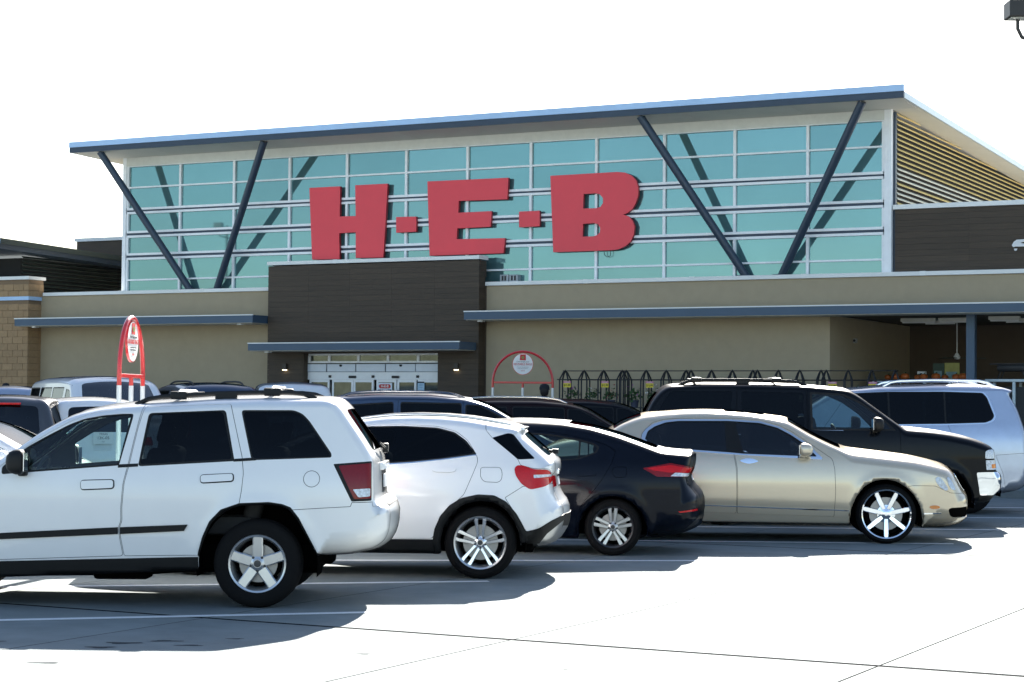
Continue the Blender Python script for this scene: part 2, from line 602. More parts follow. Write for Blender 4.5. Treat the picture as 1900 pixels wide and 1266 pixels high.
# two lit wall lights
LAMPGLOW = M('lit_lamp', (1, .9, .7), .5, emit=((1, .82, .5), 1.3))
for u, side in ((-2.255, 'west'), (2.464, 'east')):
    s = thing('wall_light', 'small lit wall light on dark planks, %s' % ('beside the short tan wall' if u < 0 else 'towards the round board sign'), 'wall light', bw(u, -.30, 2.40), -A_B)
    MB().box(-.05, .05, -.07, -.002, -.005, .14).build('housing', M('bronze_housing', (.05, .04, .03), .5), s)
    MB().box(-.045, .045, -.068, -.01, -.022, -.006).build('lamp', LAMPGLOW, s)

# ------------------------------------------------------------------ clerestory
cl = bx('clerestory', DARKBACK, -7.60, 12.40, .345, .40, 4.121, 7.62)
GV = .30
MU = [-7.55 + 1.6558 * k for k in range(13)]
ROWS = [(7.09, 7.60), (6.545, 7.05), (5.955, 6.39), (5.385, 5.785), (4.72, 5.215), (4.14, 4.68)]
BANDS = [(6.39, 6.545), (5.785, 5.955), (5.215, 5.385)]
for k in range(12):
    for (a, b) in ROWS:
        MB().box(MU[k] + .032, MU[k + 1] - .032, GV, GV + .02, a, b).build('pane', TEALGLASS, cl)
for k, u in enumerate(MU):
    w = .03
    for (a, b) in ((6.545, 7.62), (5.955, 6.39), (5.385, 5.785), (4.13, 5.215)):
        MB().box(u - w, u + w, GV - .055, GV + .04, a, b).build('mullion', FRAME, cl)
for a, b in ((7.05, 7.09), (4.68, 4.72)):
    for k in range(12):
        MB().box(MU[k] + .0301, MU[k + 1] - .0301, GV - .052, GV + .04, a, b).build('transom', FRAME, cl)
for a, b in BANDS:
    h = (b - a)
    MB().box(MU[0], MU[-1], GV - .07, GV + .04, b - .056, b).build('transom', FRAME, cl)
    MB().box(MU[0], MU[-1], GV - .07, GV + .04, a, a + .056).build('transom', FRAME, cl)
    MB().box(MU[0], MU[-1], GV - .05, GV + .04, a + .0561, b - .0561).build('dark_band', NAVY_D, cl)
MB().box(-7.69, -7.581, GV - .08, GV + .05, 4.13, 7.86).build('corner_post', FRAME, cl)
MB().box(12.35, 12.50, GV - .08, GV + .05, 4.13, 7.86).build('corner_post', FRAME, cl)
MB().box(-7.58, 12.349, GV - .075, GV + .05, 7.621, 7.86).build('head_beam', M('head_beam_paint', (.72, .72, .66), .5), cl)
MB().box(-7.581, 12.349, GV - .074, GV + .05, 7.60, 7.6205).build('transom', FRAME, cl)

# slanted roof
RZ, RS = 8.0, -.030


def rz_(v):
    return RZ + RS * (v + 1.0)


def slab(name, mat, u0, u1, v0, v1, t0, t1, par):
    m = MB()
    vs = []
    for u, v in ((u0, v0), (u1, v0), (u1, v1), (u0, v1)):
        vs.append((u, v, rz_(v) + t0))
    for u, v in ((u0, v0), (u1, v0), (u1, v1), (u0, v1)):
        vs.append((u, v, rz_(v) + t1))
    m.add(vs, [(0, 3, 2, 1), (4, 5, 6, 7), (0, 1, 5, 4), (1, 2, 6, 5), (2, 3, 7, 6), (3, 0, 4, 7)])
    return m.build(name, mat, par)


roof = slab('roof', M('roof_sheet', (.55, .56, .57), .5), -8.40, 13.08, -.96, 14, -.115, -.004, store)
MB().box(-8.41, 13.12, -1.04, -1.001, RZ + .0, RZ + .135).build('gutter', BLUEFASCIA, roof)
MB().box(-8.41, 13.12, -1.0, -.955, RZ - .002, RZ + .135).build('gutter', BLUEFASCIA, roof)
MB().box(-8.41, 13.12, -1.02, -.962, RZ - .135, RZ - .003).build('fascia', NAVY_D, roof)
v = -.96
while v < 13.9:
    e = min(v + 4.15, 14)
    slab('side_fascia', FASCIA, 13.081, 13.12, v + .004, e - .004, -.13, .0, roof)
    slab('side_fascia', FASCIA, -8.41, -8.401, v + .004, e - .004, -.13, .0, roof)
    v = e
u = -8.39
k = 0
while u < 13.0:
    e = min(u + 2.38, 13.07)
    slab('soffit_panel', SOFFIT, u + .004, e - .004, -.955, GV - .09, -.128, -.116, roof)
    u = e
v = GV - .08
while v < 13.9:
    e = min(v + 3.9, 13.95)
    slab('soffit_panel', SOFFIT, 12.52, 13.07, v + .004, e - .004, -.128, -.116, roof)
    slab('soffit_panel', SOFFIT, -8.39, -7.70, v + .004, e - .004, -.128, -.116, roof)
    v = e

# inclined posts
for k, ((tu, tz), (bu, bz)) in enumerate((((-7.56, 7.865), (-5.47, 4.40)), ((-2.58, 7.865), (-4.66, 4.40)), ((7.25, 7.865), (9.32, 4.40)), ((12.21, 7.865), (10.12, 4.40)))):
    p = MB().tube([(bu, .17, bz), (tu, -.85, tz)], .088, 18).build('inclined_post', NAVY_D, store, smooth=True)
    MB().box(bu - .16, bu + .16, .04, .30, 4.412, 4.43).build('base_plate', NAVY_D, p)

# louvred side wall, both ends
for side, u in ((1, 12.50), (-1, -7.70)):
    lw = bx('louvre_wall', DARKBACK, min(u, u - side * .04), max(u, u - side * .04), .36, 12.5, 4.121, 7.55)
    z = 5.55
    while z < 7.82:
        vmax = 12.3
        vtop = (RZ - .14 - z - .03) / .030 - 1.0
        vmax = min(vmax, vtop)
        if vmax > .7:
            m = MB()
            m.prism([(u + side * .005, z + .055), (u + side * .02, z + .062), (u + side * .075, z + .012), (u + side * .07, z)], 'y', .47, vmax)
            m.build('louvre_slat', SLAT_SUN if (z > 6.75 or int(z * 9.6) % 4 == 0) else SLAT, lw)
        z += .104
    MB().box(min(u, u + side * .05), max(u, u + side * .05), .36, .46, 4.13, 7.80).build('corner_trim', NAVY_D, lw)

# plank parapet to the right of the clerestory
pr = bx('parapet', DARKBACK, 12.56, 24, .33, .50, 4.121, 5.73)
for k in range(13):
    z0 = 4.13 + k * ph
    u = 12.56
    j = 0
    while u < 24:
        e = min(u + 1.55, 24)
        MB().box(u + .0008, e - .0008, .30, .328, z0 + .0015, min(z0 + ph - .0015, 5.735)).build('plank', WOOD, pr)
        u = e
coping(12.52, 24, .26, .54, 5.74, 5.835, 2.6)
# parapet and lower wing to the left
pl = bx('parapet', WOOD, -14.05, -7.75, 6.0, 6.3, 4.121, 6.33)
coping(-14.1, -7.75, 5.95, 6.34, 6.331, 6.43, 2.6)
bx('wall', STUCCO, -10.3, -10.0, .31, 6.0, 4.121, 4.30)

# small white script mark cut off by the picture's edge, on the parapet planks
mark = thing('script_sign', 'white cursive lettering fixed to the dark plank parapet', 'sign', bw(0, 0, 0), -A_B)
curve_mesh('script_stroke', [[(14.99, 4.915), (15.03, 4.985), (15.09, 5.025), (15.23, 5.03), (15.42, 5.03), (15.40, 4.99), (15.24, 4.985), (15.16, 4.96), (15.23, 4.94), (15.40, 4.95), (15.42, 4.90), (15.25, 4.885), (15.12, 4.885), (15.06, 4.89), (15.02, 4.875)]], .03, WHITE, mark).location.y = .275
curve_mesh('script_tail', [[(15.03, 4.845), (15.10, 4.85), (15.09, 4.81), (15.05, 4.80)]], .03, WHITE, mark).location.y = .275
for k in range(3):
    u = 15.5 + k * .3
    curve_mesh('script_stroke', [[(u, 4.88), (u + .05, 5.02), (u + .12, 5.03), (u + .10, 4.93), (u + .18, 4.90), (u + .28, 4.92), (u + .28, 4.88), (u + .16, 4.85), (u + .07, 4.88)]], .03, WHITE, mark).location.y = .275

# ------------------------------------------------------------------ wing on the left with block pier
wing = thing('side_wing', 'dark shed roofed wing with tan concrete block pier', 'building', P0, -A_B)


def wz(v):
    return 5.785 - .026 * (v + 1.0)


def wslab(name, mat, u0, u1, v0, v1, t0, t1):
    vs = [(u, v, wz(v) + t0) for u, v in ((u0, v0), (u1, v0), (u1, v1), (u0, v1))] + [(u, v, wz(v) + t1) for u, v in ((u0, v0), (u1, v0), (u1, v1), (u0, v1))]
    return MB().add(vs, [(0, 3, 2, 1), (4, 5, 6, 7), (0, 1, 5, 4), (1, 2, 6, 5), (2, 3, 7, 6), (3, 0, 4, 7)]).build(name, mat, wing)


GREENMETAL = M('dark_green_fascia', (.045, .062, .058), .5, metal=.2)
wslab('roof', NAVY_D, -22, -10.72, -.98, 5.98, -.26, -.01)
wslab('fascia', GREENMETAL, -10.719, -10.68, -.98, 5.98, -.13, .01)
wslab('fascia', BLUEFASCIA, -22, -10.68, -1.02, -.981, -.13, .01)
bx('wall', DARKBACK, -11.5, -11.4, .62, 5.95, GZ, 5.40, par=wing)
z = 4.25
while z < 5.45:
    MB().prism([(-11.395, z + .055), (-11.38, z + .062), (-11.325, z + .012), (-11.33, z)], 'y', .63, 5.9).build('louvre_slat', GREENMETAL, wing)
    z += .104
bx('wall', DARKBACK, -22, -11.41, .60, .90, GZ, 5.40, par=wing)
pier = bx('pier', BLOCK_D, -12.55, -10.145, -.485, .08, GZ, 4.73, par=wing)
blk = None
bhh, bwid = .172, .344
for k in range(int(4.6 / bhh)):
    z0 = GZ + k * bhh
    if 4.13 < z0 + bhh * .5 < 4.30:
        continue
    off = (k % 2) * bwid / 2
    for j in range(7):
        u1 = -10.132 - j * bwid + (0 if off == 0 else bwid / 2 if j else 0)
        u0 = u1 - (bwid if not (off and j == 0) else bwid / 2)
        if u0 < -12.56:
            continue
        MB().rbox(u0 + .004, u1 - .004, -.50, -.47, z0 + .004, z0 + bhh - .004, .005, 1).build('block', BLOCK, pier)
    MB().rbox(-10.147, -10.132, -.469, -.10, z0 + .004, z0 + bhh - .004, .005, 1).build('block', BLOCK, pier)
    MB().rbox(-10.147, -10.132, -.095, .08, z0 + .004, z0 + bhh - .004, .005, 1).build('block', BLOCK, pier)
MB().box(-12.6, -10.10, -.53, -.02, 4.20, 4.295).build('band', BLUEFASCIA, pier)
MB().box(-12.6, -10.10, -.54, .12, 4.735, 4.82).build('coping', COPING, pier)

# ------------------------------------------------------------------ big red letters
sgn = thing('store_sign', 'big red block letters H E B with two square dots across the glass', 'sign', P0, -A_B)
LET = {
    'H': [[(-1.932, 6.814), (-1.051, 6.814), (-1.057, 6.086), (-0.599, 6.082), (-0.624, 6.821), (0.28, 6.819), (0.181, 5.065), (-0.587, 5.073), (-0.594, 5.694), (-1.067, 5.684), (-1.044, 5.06), (-1.83, 5.068)]],
    'dot': [[(0.527, 6.014), (1.073, 6.007), (1.077, 5.651), (0.532, 5.643)]],
    'E': [[(1.372, 6.821), (3.514, 6.81), (3.491, 6.314), (2.216, 6.329), (2.205, 6.053), (3.086, 6.057), (3.062, 5.696), (2.18, 5.689), (2.168, 5.438), (3.443, 5.422), (3.404, 5.076), (1.449, 5.069)]],
    'dot2': [[(3.8, 6.017), (4.325, 6.021), (4.328, 5.665), (3.803, 5.658)]],
    'B': [[(4.594, 6.803), (6.266, 6.812), (6.444, 6.789), (6.602, 6.72), (6.72, 6.606), (6.772, 6.441), (6.77, 6.261), (6.716, 6.102), (6.626, 5.961), (6.509, 5.883), (6.411, 5.854), (6.549, 5.802), (6.64, 5.708), (6.688, 5.58), (6.669, 5.401), (6.592, 5.241), (6.455, 5.137), (6.298, 5.081), (6.139, 5.064), (4.681, 5.062)], [(5.43, 6.354), (5.732, 6.356), (5.832, 6.33), (5.912, 6.243), (5.913, 6.134), (5.854, 6.046), (5.754, 6.02), (5.421, 6.026)], [(5.423, 5.679), (5.696, 5.688), (5.797, 5.655), (5.849, 5.573), (5.842, 5.472), (5.778, 5.412), (5.679, 5.39), (5.409, 5.391)]],
}
for k, polys in LET.items():
    o = curve_mesh('letter_face' if 'dot' not in k else 'dot_face', polys, .02, SIGNRED, sgn)
    o.location.y = .160
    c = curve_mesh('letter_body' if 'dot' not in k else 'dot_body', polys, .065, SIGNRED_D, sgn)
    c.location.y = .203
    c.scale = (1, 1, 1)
cable = MB().tube([(5.92, .21, 5.06), (5.93, .22, 4.97), (5.99, .23, 4.92), (6.07, .23, 4.95), (6.08, .21, 5.08)], .008, 6).build('cable', BLACK, sgn, smooth=True)

# rooftop machine behind the low parapet
hv = thing('rooftop_unit', 'small grey air unit standing on the low roof before the glass', 'air unit', bw(3.55, .215, 4.412), -A_B)
MB().rbox(-.22, .0, -.09, .08, 0, .17, .008).build('cabinet', M('unit_metal', (.35, .38, .40), .5, metal=.3), hv)
MB().rbox(.02, .24, -.09, .08, 0, .165, .008).build('cabinet', M('unit_metal', (.35, .38, .40), .5, metal=.3), hv)
for u in (-.17, -.1, .07, .15):
    MB().box(u, u + .045, -.096, -.091, .03, .14).build('grille', BLACK, hv)

# ------------------------------------------------------------------ car builder
def rnd(pts, rad, closed, n=4):
    """Round the corners of a polyline (extra columns are carried along)."""
    P = np.array(pts, float)
    N = len(P)
    out = []
    for i in range(N):
        if not closed and i in (0, N - 1):
            out.append(P[i])
            continue
        a, b, c_ = P[i - 1], P[i], P[(i + 1) % N]
        la, lc = np.hypot(*(b - a)[:2]), np.hypot(*(c_ - b)[:2])
        r = min(rad, .48 * la, .48 * lc)
        if r < 1e-4:
            out.append(b)
            continue
        p, q_ = b + (a - b) * r / la, b + (c_ - b) * r / lc
        for k in range(n + 1):
            t = k / n
            out.append((1 - t) ** 2 * p + 2 * t * (1 - t) * b + t * t * q_)
    return np.array(out)


def resample(P, step, closed):
    out = []
    N = len(P)
    for i in range(N if closed else N - 1):
        a, b = P[i], P[(i + 1) % N]
        L = np.hypot(*(b - a)[:2])
        k = max(1, int(math.ceil(L / step)))
        if L < 1e-5:
            continue
        for j in range(k):
            out.append(a + (b - a) * j / k)
    if not closed:
        out.append(P[-1])
    return np.array(out)


def inside(Q, poly):
    x, y = Q[:, 0], Q[:, 1]
    r = np.zeros(len(Q), bool)
    N = len(poly)
    for i in range(N):
        x0, y0 = poly[i][:2]
        x1, y1 = poly[(i + 1) % N][:2]
        if y0 == y1:
            continue
        c_ = ((y0 > y) != (y1 > y)) & (x < (x1 - x0) * (y - y0) / (y1 - y0) + x0)
        r ^= c_
    return r


def seg_dist(Q, A, B):
    """Nearest segment: distance, nearest point, segment index and parameter."""
    best = np.full(len(Q), 1e9)
    idx = np.zeros(len(Q), int)
    tt = np.zeros(len(Q))
    for i in range(len(A)):
        d = B[i] - A[i]
        L2 = d @ d
        t = np.clip(((Q - A[i]) @ d) / L2, 0, 1) if L2 > 0 else np.zeros(len(Q))
        q_ = A[i] + t[:, None] * d
        dd = np.hypot(*(Q - q_).T)
        m = dd < best - 1e-9
        best[m] = dd[m]
        idx[m] = i
        tt[m] = t[m]
    near = A[idx] + tt[:, None] * (B[idx] - A[idx])
    return best, near, idx, tt


def smooth_fn(pts):
    xs = np.array([p[0] for p in pts], float)
    ys = np.array([p[1] for p in pts], float)
    g = np.linspace(xs[0], xs[-1], 160)
    lin = np.interp(g, xs, ys)
    k = np.ones(13) / 13
    sm = np.convolve(np.pad(lin, 6, 'edge'), k, 'valid')
    return lambda x: np.interp(x, g, sm)


def offset_poly(P, d):
    """Shrink a closed polygon by d."""
    P = np.array(P, float)[:, :2]
    area = .5 * np.sum(P[:, 0] * np.roll(P[:, 1], -1) - np.roll(P[:, 0], -1) * P[:, 1])
    s = 1 if area > 0 else -1
    a, b = np.roll(P, 1, 0), np.roll(P, -1, 0)
    t = b - a
    t /= np.maximum(np.hypot(t[:, 0], t[:, 1]), 1e-9)[:, None]
    n = np.stack([-t[:, 1], t[:, 0]], 1) * s
    return P + n * d


def cdt(points, loops):
    """loops: (array, closed). Returns verts (n,2) and triangles."""
    vs, es = [], []
    for L, closed in loops:
        n0 = len(vs)
        vs += [Vector((float(p[0]), float(p[1]))) for p in L]
        m = len(L)
        es += [(n0 + i, n0 + (i + 1) % m) for i in range(m if closed else m - 1)]
    vs += [Vector((float(p[0]), float(p[1]))) for p in points]
    r = delaunay_2d_cdt(vs, es, [], 0, 1e-5)
    V = np.array([(v.x, v.y) for v in r[0]])
    T = []
    for f in r[2]:
        for k in range(1, len(f) - 1):
            T.append((f[0], f[k], f[k + 1]))
    return V, np.array(T)


def shell_mesh(name, pos, nor, tris, mat, parent, off=0., skirt=.012, flip=False):
    """One panel: triangles moved out by off, with an edge that turns inward."""
    tris = np.array(tris)
    used, inv = np.unique(tris, return_inverse=True)
    tr = inv.reshape(tris.shape)
    p = pos[used] + nor[used] * off
    n = nor[used]
    if flip:
        tr = tr[:, ::-1]
    cnt = {}
    for t in tr:
        for a, b in ((t[0], t[1]), (t[1], t[2]), (t[2], t[0])):
            cnt[(a, b)] = 1
    bd = [e for e in cnt if (e[1], e[0]) not in cnt]
    verts = [tuple(v) for v in p]
    norms = [tuple(v) for v in n]
    faces = [tuple(int(i) for i in t) for t in tr]
    if skirt:
        for a, b in bd:
            k = len(verts)
            pa, pb, na, nb = p[a], p[b], n[a], n[b]
            e = pb - pa
            sn = np.cross(e, (na + nb) / 2)
            L = np.linalg.norm(sn)
            if L < 1e-9:
                continue
            sn = tuple(sn / L)
            verts += [tuple(pa), tuple(pb), tuple(pb - nb * skirt), tuple(pa - na * skirt)]
            norms += [sn] * 4
            faces.append((k + 1, k, k + 3, k + 2))
    me = bpy.data.meshes.new(name)
    me.from_pydata(verts, [], faces)
    me.materials.append(mat)
    me.shade_smooth()
    me.normals_split_custom_set_from_vertices(norms)
    o = link(name, me, parent)
    o.shadow_terminator_geometry_offset = .25
    o.shadow_terminator_shading_offset = .12
    return o


WHEELS = {}


def make_wheel(key, R, rr, w, n, spokes, mrim, mspoke, hub=.07, hubmat=None, dish=.02, lugs=5, seg=44, phase=math.pi / 2, mback=None):
    """A template wheel: rim barrel with tyre, spokes, hub cap, brake disc. Outer face towards +y."""
    h = w / 2
    barrel = MB().lathe([(rr + .012, h - .012), (rr + .004, h - .002), (rr - .010, h - .008), (rr - .018, h - .03), (rr - .03, h - .06), (rr - .04, -h + .03), (rr, -h + .01)], seg).build('wheel', mrim, None, smooth=True)
    prof = [(rr + .004, h - .014), (rr + .012, h - .002), (rr + .5 * (R - rr), h + .006), (R - .03, h - .002), (R - .008, h - .022), (R, h - .045)]
    gro = []
    for yy in (h * .42, 0.0, -h * .42):
        gro += [(R, yy + .009), (R - .007, yy + .006), (R - .007, yy - .006), (R, yy - .009)]
    prof = prof + gro + [(a, -b) for a, b in reversed(prof)]
    MB().lathe(prof, seg).build('tyre', RUBBER, barrel, smooth=True)
    back = MB().lathe([(.0, h - .105), (rr - .045, h - .105), (rr - .045, h - .12), (0, h - .12)], 28)
    back.build('brake_shield', mback or GAP, barrel)
    MB().lathe([(.0, h - .075), (.068 * rr / .22, h - .075), (.069 * rr / .22, h - .085), (rr * .68, h - .085), (rr * .68, h - .1), (0, h - .1)], 32).build('brake_disc', DISC, barrel, smooth=True)
    face = h - .022
    for i in range(n):
        ang = phase + 2 * math.pi * i / n
        for poly, zo in spokes:
            vs = []
            for top in (1, 0):
                sh = .75 if False else 1
                for (r, t) in poly:
                    tt = t * (1 if not top else .82) if False else t
                    y = face - dish * (1 - r / rr) + zo
                    rad, tan = r, tt
                    x = rad * math.cos(ang) - tan * math.sin(ang)
                    z = rad * math.sin(ang) + tan * math.cos(ang)
                    vs.append((x, y if top else y - .03, z))
            N = len(poly)
            # chamfered front
            cx_ = sum(p[0] for p in poly) / N
            ct_ = sum(p[1] for p in poly) / N
            fr = []
            for (r, t) in poly:
                rr2, t2 = cx_ + (r - cx_) * .985, ct_ + (t - ct_) * .80
                y = face - dish * (1 - r / rr) + zo + .006
                fr.append((rr2 * math.cos(ang) - t2 * math.sin(ang), y, rr2 * math.sin(ang) + t2 * math.cos(ang)))
            m = MB().add(fr + vs, [tuple(range(N)), tuple(range(3 * N - 1, 2 * N - 1, -1))] + [((i2 + 1) % N, i2, i2 + N, (i2 + 1) % N + N) for i2 in range(N)] + [((i2 + 1) % N + N, i2 + N, i2 + 2 * N, (i2 + 1) % N + 2 * N) for i2 in range(N)])
            m.build('spoke', mspoke, barrel)
    MB().lathe([(0, face - dish + .018), (hub * .45, face - dish + .018), (hub * .55, face - dish + .012), (hub, face - dish + .004), (hub * 1.02, face - dish - .03)], 24).build('hub_cap', hubmat or mspoke, barrel, smooth=True)
    MB().lathe([(0, face - dish + .0215), (hub * .36, face - dish + .021), (hub * .40, face - dish + .0185)], 20).build('hub_badge', mrim if hubmat else ALLOY_D, barrel, smooth=True)
    for i in range(lugs):
        a = phase + math.pi / 5 + 2 * math.pi * i / max(lugs, 1)
        r = hub * .82
        c = (r * math.cos(a), face - dish + .004, r * math.sin(a))
        MB().lathe([(.012, -.004), (.012, .004), (.007, .012), (0, .012)], 8, c=c).build('lug_nut', ALLOY_D, barrel, smooth=True)
    WHEELS[key] = barrel
    COL.objects.unlink(barrel)
    for ch in barrel.children_recursive:
        COL.objects.unlink(ch)
    return barrel


def tri_spoke(r0, r1, w0, w1, tilt=0., n=1):
    return [(r0, -w0 + tilt * r0), (r1, -w1 + tilt * r1), (r1, w1 + tilt * r1), (r0, w0 + tilt * r0)]


class Car:
    def __init__(s, name, label, cat, group, top, bottom, sec, plan, wheels, wheel_key, paint, loc, heading, step=.045,
                 side=(), strip=(), arch_r=.40, wheel_r=.35, flare=.012, belt=1.0, near=1, cabin=True, glass_dark=False, wheel_in=.015, wheel_w=.23, corner=.05, under=True):
        s.root = thing(name, label, cat, loc, heading, group)
        s.paint = paint
        s.step = step
        s.secf, s.planf = smooth_fn(sec), smooth_fn(plan)
        s.wheels, s.flare, s.arch_r, s.wr = wheels, flare, arch_r, wheel_r
        T = rnd(top, corner, False)
        T = resample(T, step * .42, False)
        B = np.array([(p[0], p[1], .018, .018, 0) for p in bottom], float)
        B = resample(rnd(B, .03, False), step * .7, False)
        s.T = T
        s.out = np.vstack([T, B])
        # orientation: make sure the polygon runs clockwise or not, for inward normals
        P = s.out[:, :2]
        s.A, s.Bs = P, np.roll(P, -1, 0)
        ar = .5 * np.sum(P[:, 0] * np.roll(P[:, 1], -1) - np.roll(P[:, 0], -1) * P[:, 1])
        s.sgn = 1 if ar > 0 else -1
        d = s.Bs - s.A
        L = np.maximum(np.hypot(d[:, 0], d[:, 1]), 1e-9)
        s.inn = np.stack([-d[:, 1], d[:, 0]], 1) / L[:, None] * s.sgn
        s.zw = wheel_r
        s.parts = {}
        s.build_side(side, near)
        s.build_strip(strip)
        s.build_wells()
        s.lining(belt)
        if under:
            s.underbody()
        for (wx, wy) in wheels:
            pass
        s.put_wheels(wheel_key, wheel_in, wheel_w)

    def W(s, X, Z):
        w = s.secf(Z) * s.planf(X)
        for wx in [q[0] for q in s.wheels]:
            d = np.hypot(X - wx, Z - s.zw)
            w = w + s.flare * np.exp(-((d - s.arch_r - .02) / .07) ** 2) * (Z < s.zw + s.arch_r + .2)
        return w

    def surf(s, Q):
        """Height of the body side (y) and its outward normal at side-view points."""
        d, near, idx, tt = seg_dist(Q, s.A, s.Bs)
        nx = np.roll(s.out, -1, 0)
        r = s.out[idx, 2] * (1 - tt) + nx[idx, 2] * tt
        ry = s.out[idx, 3] * (1 - tt) + nx[idx, 3] * tt
        r = np.maximum(r, .004)
        k = np.clip(1 - d / r, 0, 1)
        root = np.sqrt(np.maximum(1 - k * k, 1e-6))
        X, Z = Q[:, 0], Q[:, 1]
        w = s.W(X, Z)
        y = w - ry * (1 - np.sqrt(np.maximum(1 - k * k, 0)))
        e = .004
        gx = (s.W(X + e, Z) - s.W(X - e, Z)) / (2 * e)
        gz = (s.W(X, Z + e) - s.W(X, Z - e)) / (2 * e)
        gd = ry / r * k / root
        dirv = Q - near
        L = np.hypot(dirv[:, 0], dirv[:, 1])
        far = L > 1e-5
        g = s.inn[idx].copy()
        g[far] = dirv[far] / L[far][:, None]
        nx_, nz_ = -(gx + gd * g[:, 0]), -(gz + gd * g[:, 1])
        n = np.stack([nx_, np.ones(len(Q)), nz_], 1)
        n /= np.linalg.norm(n, axis=1)[:, None]
        return y, n

    def yat(s, x, z):
        y, n = s.surf(np.array([[x, z]]))
        return float(y[0])

    def build_side(s, feats, near):
        st = s.step
        polyout = s.out[:, :2]
        F = []
        for f in feats:
            P = rnd([(p[0], p[1]) for p in f['poly']], f.get('round', .03), True)
            P = resample(P, st * .8, True)
            f = dict(f)
            if f.get('seam'):
                f2 = dict(f)
                f2['P'] = offset_poly(P, .0045)
                F.append(f2)
                F.append(dict(n='panel_gap', P=P, mat=GAP, off=-.010, side=f.get('side', 'both'), seamring=True, skirt=0))
            else:
                f['P'] = P
                F.append(f)
        lo, hi = polyout.min(0), polyout.max(0)
        gx, gz = np.meshgrid(np.arange(lo[0], hi[0], st), np.arange(lo[1], hi[1], st))
        gx[::2] += st / 2
        G = np.stack([gx.ravel(), gz.ravel()], 1)
        G = G[inside(G, polyout)]
        d, _, _, _ = seg_dist(G, s.A, s.Bs)
        G = G[d > st * .35]
        rings = []
        for fr in (.03, .12, .28, .5, .75, 1.0):
            q_ = s.T[:, :2] + s.inn[:len(s.T)] * (s.T[:, 2] * fr)[:, None]
            dd, _, _, _ = seg_dist(q_, s.A, s.Bs)
            ok = (dd > s.T[:, 2] * fr * .92) & (s.T[:, 2] > .02) & inside(q_, polyout)
            rings.append(q_[ok])
        pts = np.vstack([G] + rings)
        V, T = cdt(pts, [(polyout, True)] + [(f['P'], True) for f in F])
        C_ = V[T].mean(1)
        keep = inside(C_, polyout)
        T, C_ = T[keep], C_[keep]
        y, n = s.surf(V)
        cls = np.full(len(T), -1)
        for k, f in enumerate(F):
            m = (cls < 0) & inside(C_, f['P'])
            cls[m] = k
        # orient CCW
        a = V[T[:, 1]] - V[T[:, 0]]
        b = V[T[:, 2]] - V[T[:, 0]]
        neg = (a[:, 0] * b[:, 1] - a[:, 1] * b[:, 0]) < 0
        T[neg] = T[neg][:, ::-1]
        s.sideV, s.sideT, s.sidecls, s.sideF = V, T, cls, F
        s.side_y, s.side_n = y, n
        for sg in (1, -1):
            pos = np.stack([V[:, 0], y * sg, V[:, 1]], 1)
            nor = n.copy()
            nor[:, 1] *= sg
            made = {}
            bodyT = [T[cls == -1]]
            groups = {}
            for k, f in enumerate(F):
                tk = T[cls == k]
                if len(tk) == 0:
                    continue
                if f.get('side', 'both') == 'near' and sg != near:
                    bodyT.append(tk)
                    continue
                groups.setdefault(f.get('key', f['n'] + str(k)) if not f.get('seamring') else 'gap', []).append((f, tk))
            body = shell_mesh('body_side', pos, nor, np.vstack(bodyT), s.paint, s.root, 0, .015, flip=(sg > 0))
            made['body'] = body
            later = []
            for key, lst in groups.items():
                f = lst[0][0]
                tk = np.vstack([q_[1] for q_ in lst])
                par = f.get('par')
                o = shell_mesh(f['n'], pos, nor, tk, f.get('mat', s.paint), s.root, f.get('off', 0.), f.get('skirt', .014), flip=(sg > 0))
                if f.get('label'):
                    o['label'] = f['label']
                made[key] = o
                if par:
                    later.append((o, par))
            for o, par in later:
                if par in made:
                    o.parent = made[par]

    def build_strip(s, feats):
        T = s.T
        d = np.diff(T[:, :2], axis=0)
        L = np.hypot(d[:, 0], d[:, 1])
        t = np.concatenate([[0], np.cumsum(L)])
        tang = np.gradient(T[:, :2], axis=0)
        tang /= np.maximum(np.hypot(tang[:, 0], tang[:, 1]), 1e-9)[:, None]
        # outward normal in the side plane
        nrm = np.stack([tang[:, 1], -tang[:, 0]], 1) * s.sgn
        yw = s.W(T[:, 0], T[:, 1]) - T[:, 3]
        yw = np.maximum(yw, .05)
        s.t, s.nrm, s.yw = t, nrm, yw

        def mp(Q):
            tt, yy = Q[:, 0], Q[:, 1]
            x, z = np.interp(tt, t, T[:, 0]), np.interp(tt, t, T[:, 1])
            nx, nz = np.interp(tt, t, nrm[:, 0]), np.interp(tt, t, nrm[:, 1])
            w, c_ = np.interp(tt, t, yw), np.interp(tt, t, T[:, 4])
            k = c_ * (1 - np.clip(np.abs(yy) / w, 0, 1) ** 2.0)
            return np.stack([x + nx * k, yy, z + nz * k], 1)
        s.mp = mp
        st = s.step * 1.3
        outer = np.vstack([np.stack([t, yw], 1), np.stack([t[::-1], -yw[::-1]], 1)])
        F = []
        for f in feats:
            ta, tb = s.tof(f['a']), s.tof(f['b'])
            ha, hb = f['ha'], f.get('hb', f['ha'])
            polys = []
            if isinstance(ha, tuple):
                for sg in (1, -1):
                    polys.append([(ta, ha[0] * sg), (ta, ha[1] * sg), (tb, hb[1] * sg), (tb, hb[0] * sg)])
            else:
                polys.append([(ta, -ha), (ta, ha), (tb, hb), (tb, -hb)])
            for pl in polys:
                f2 = dict(f)
                f2['P'] = resample(rnd(pl, f.get('round', .05), True), st, True)
                F.append(f2)
        nt = int(t[-1] / st)
        G = []
        for i in range(1, nt):
            ti = t[-1] * i / nt
            w = float(np.interp(ti, t, yw))
            m = max(4, int(2 * w / st))
            for j in range(1, m):
                G.append((ti, -w + 2 * w * j / m))
        V, TR = cdt(np.array(G), [(outer, True)] + [(f['P'], True) for f in F])
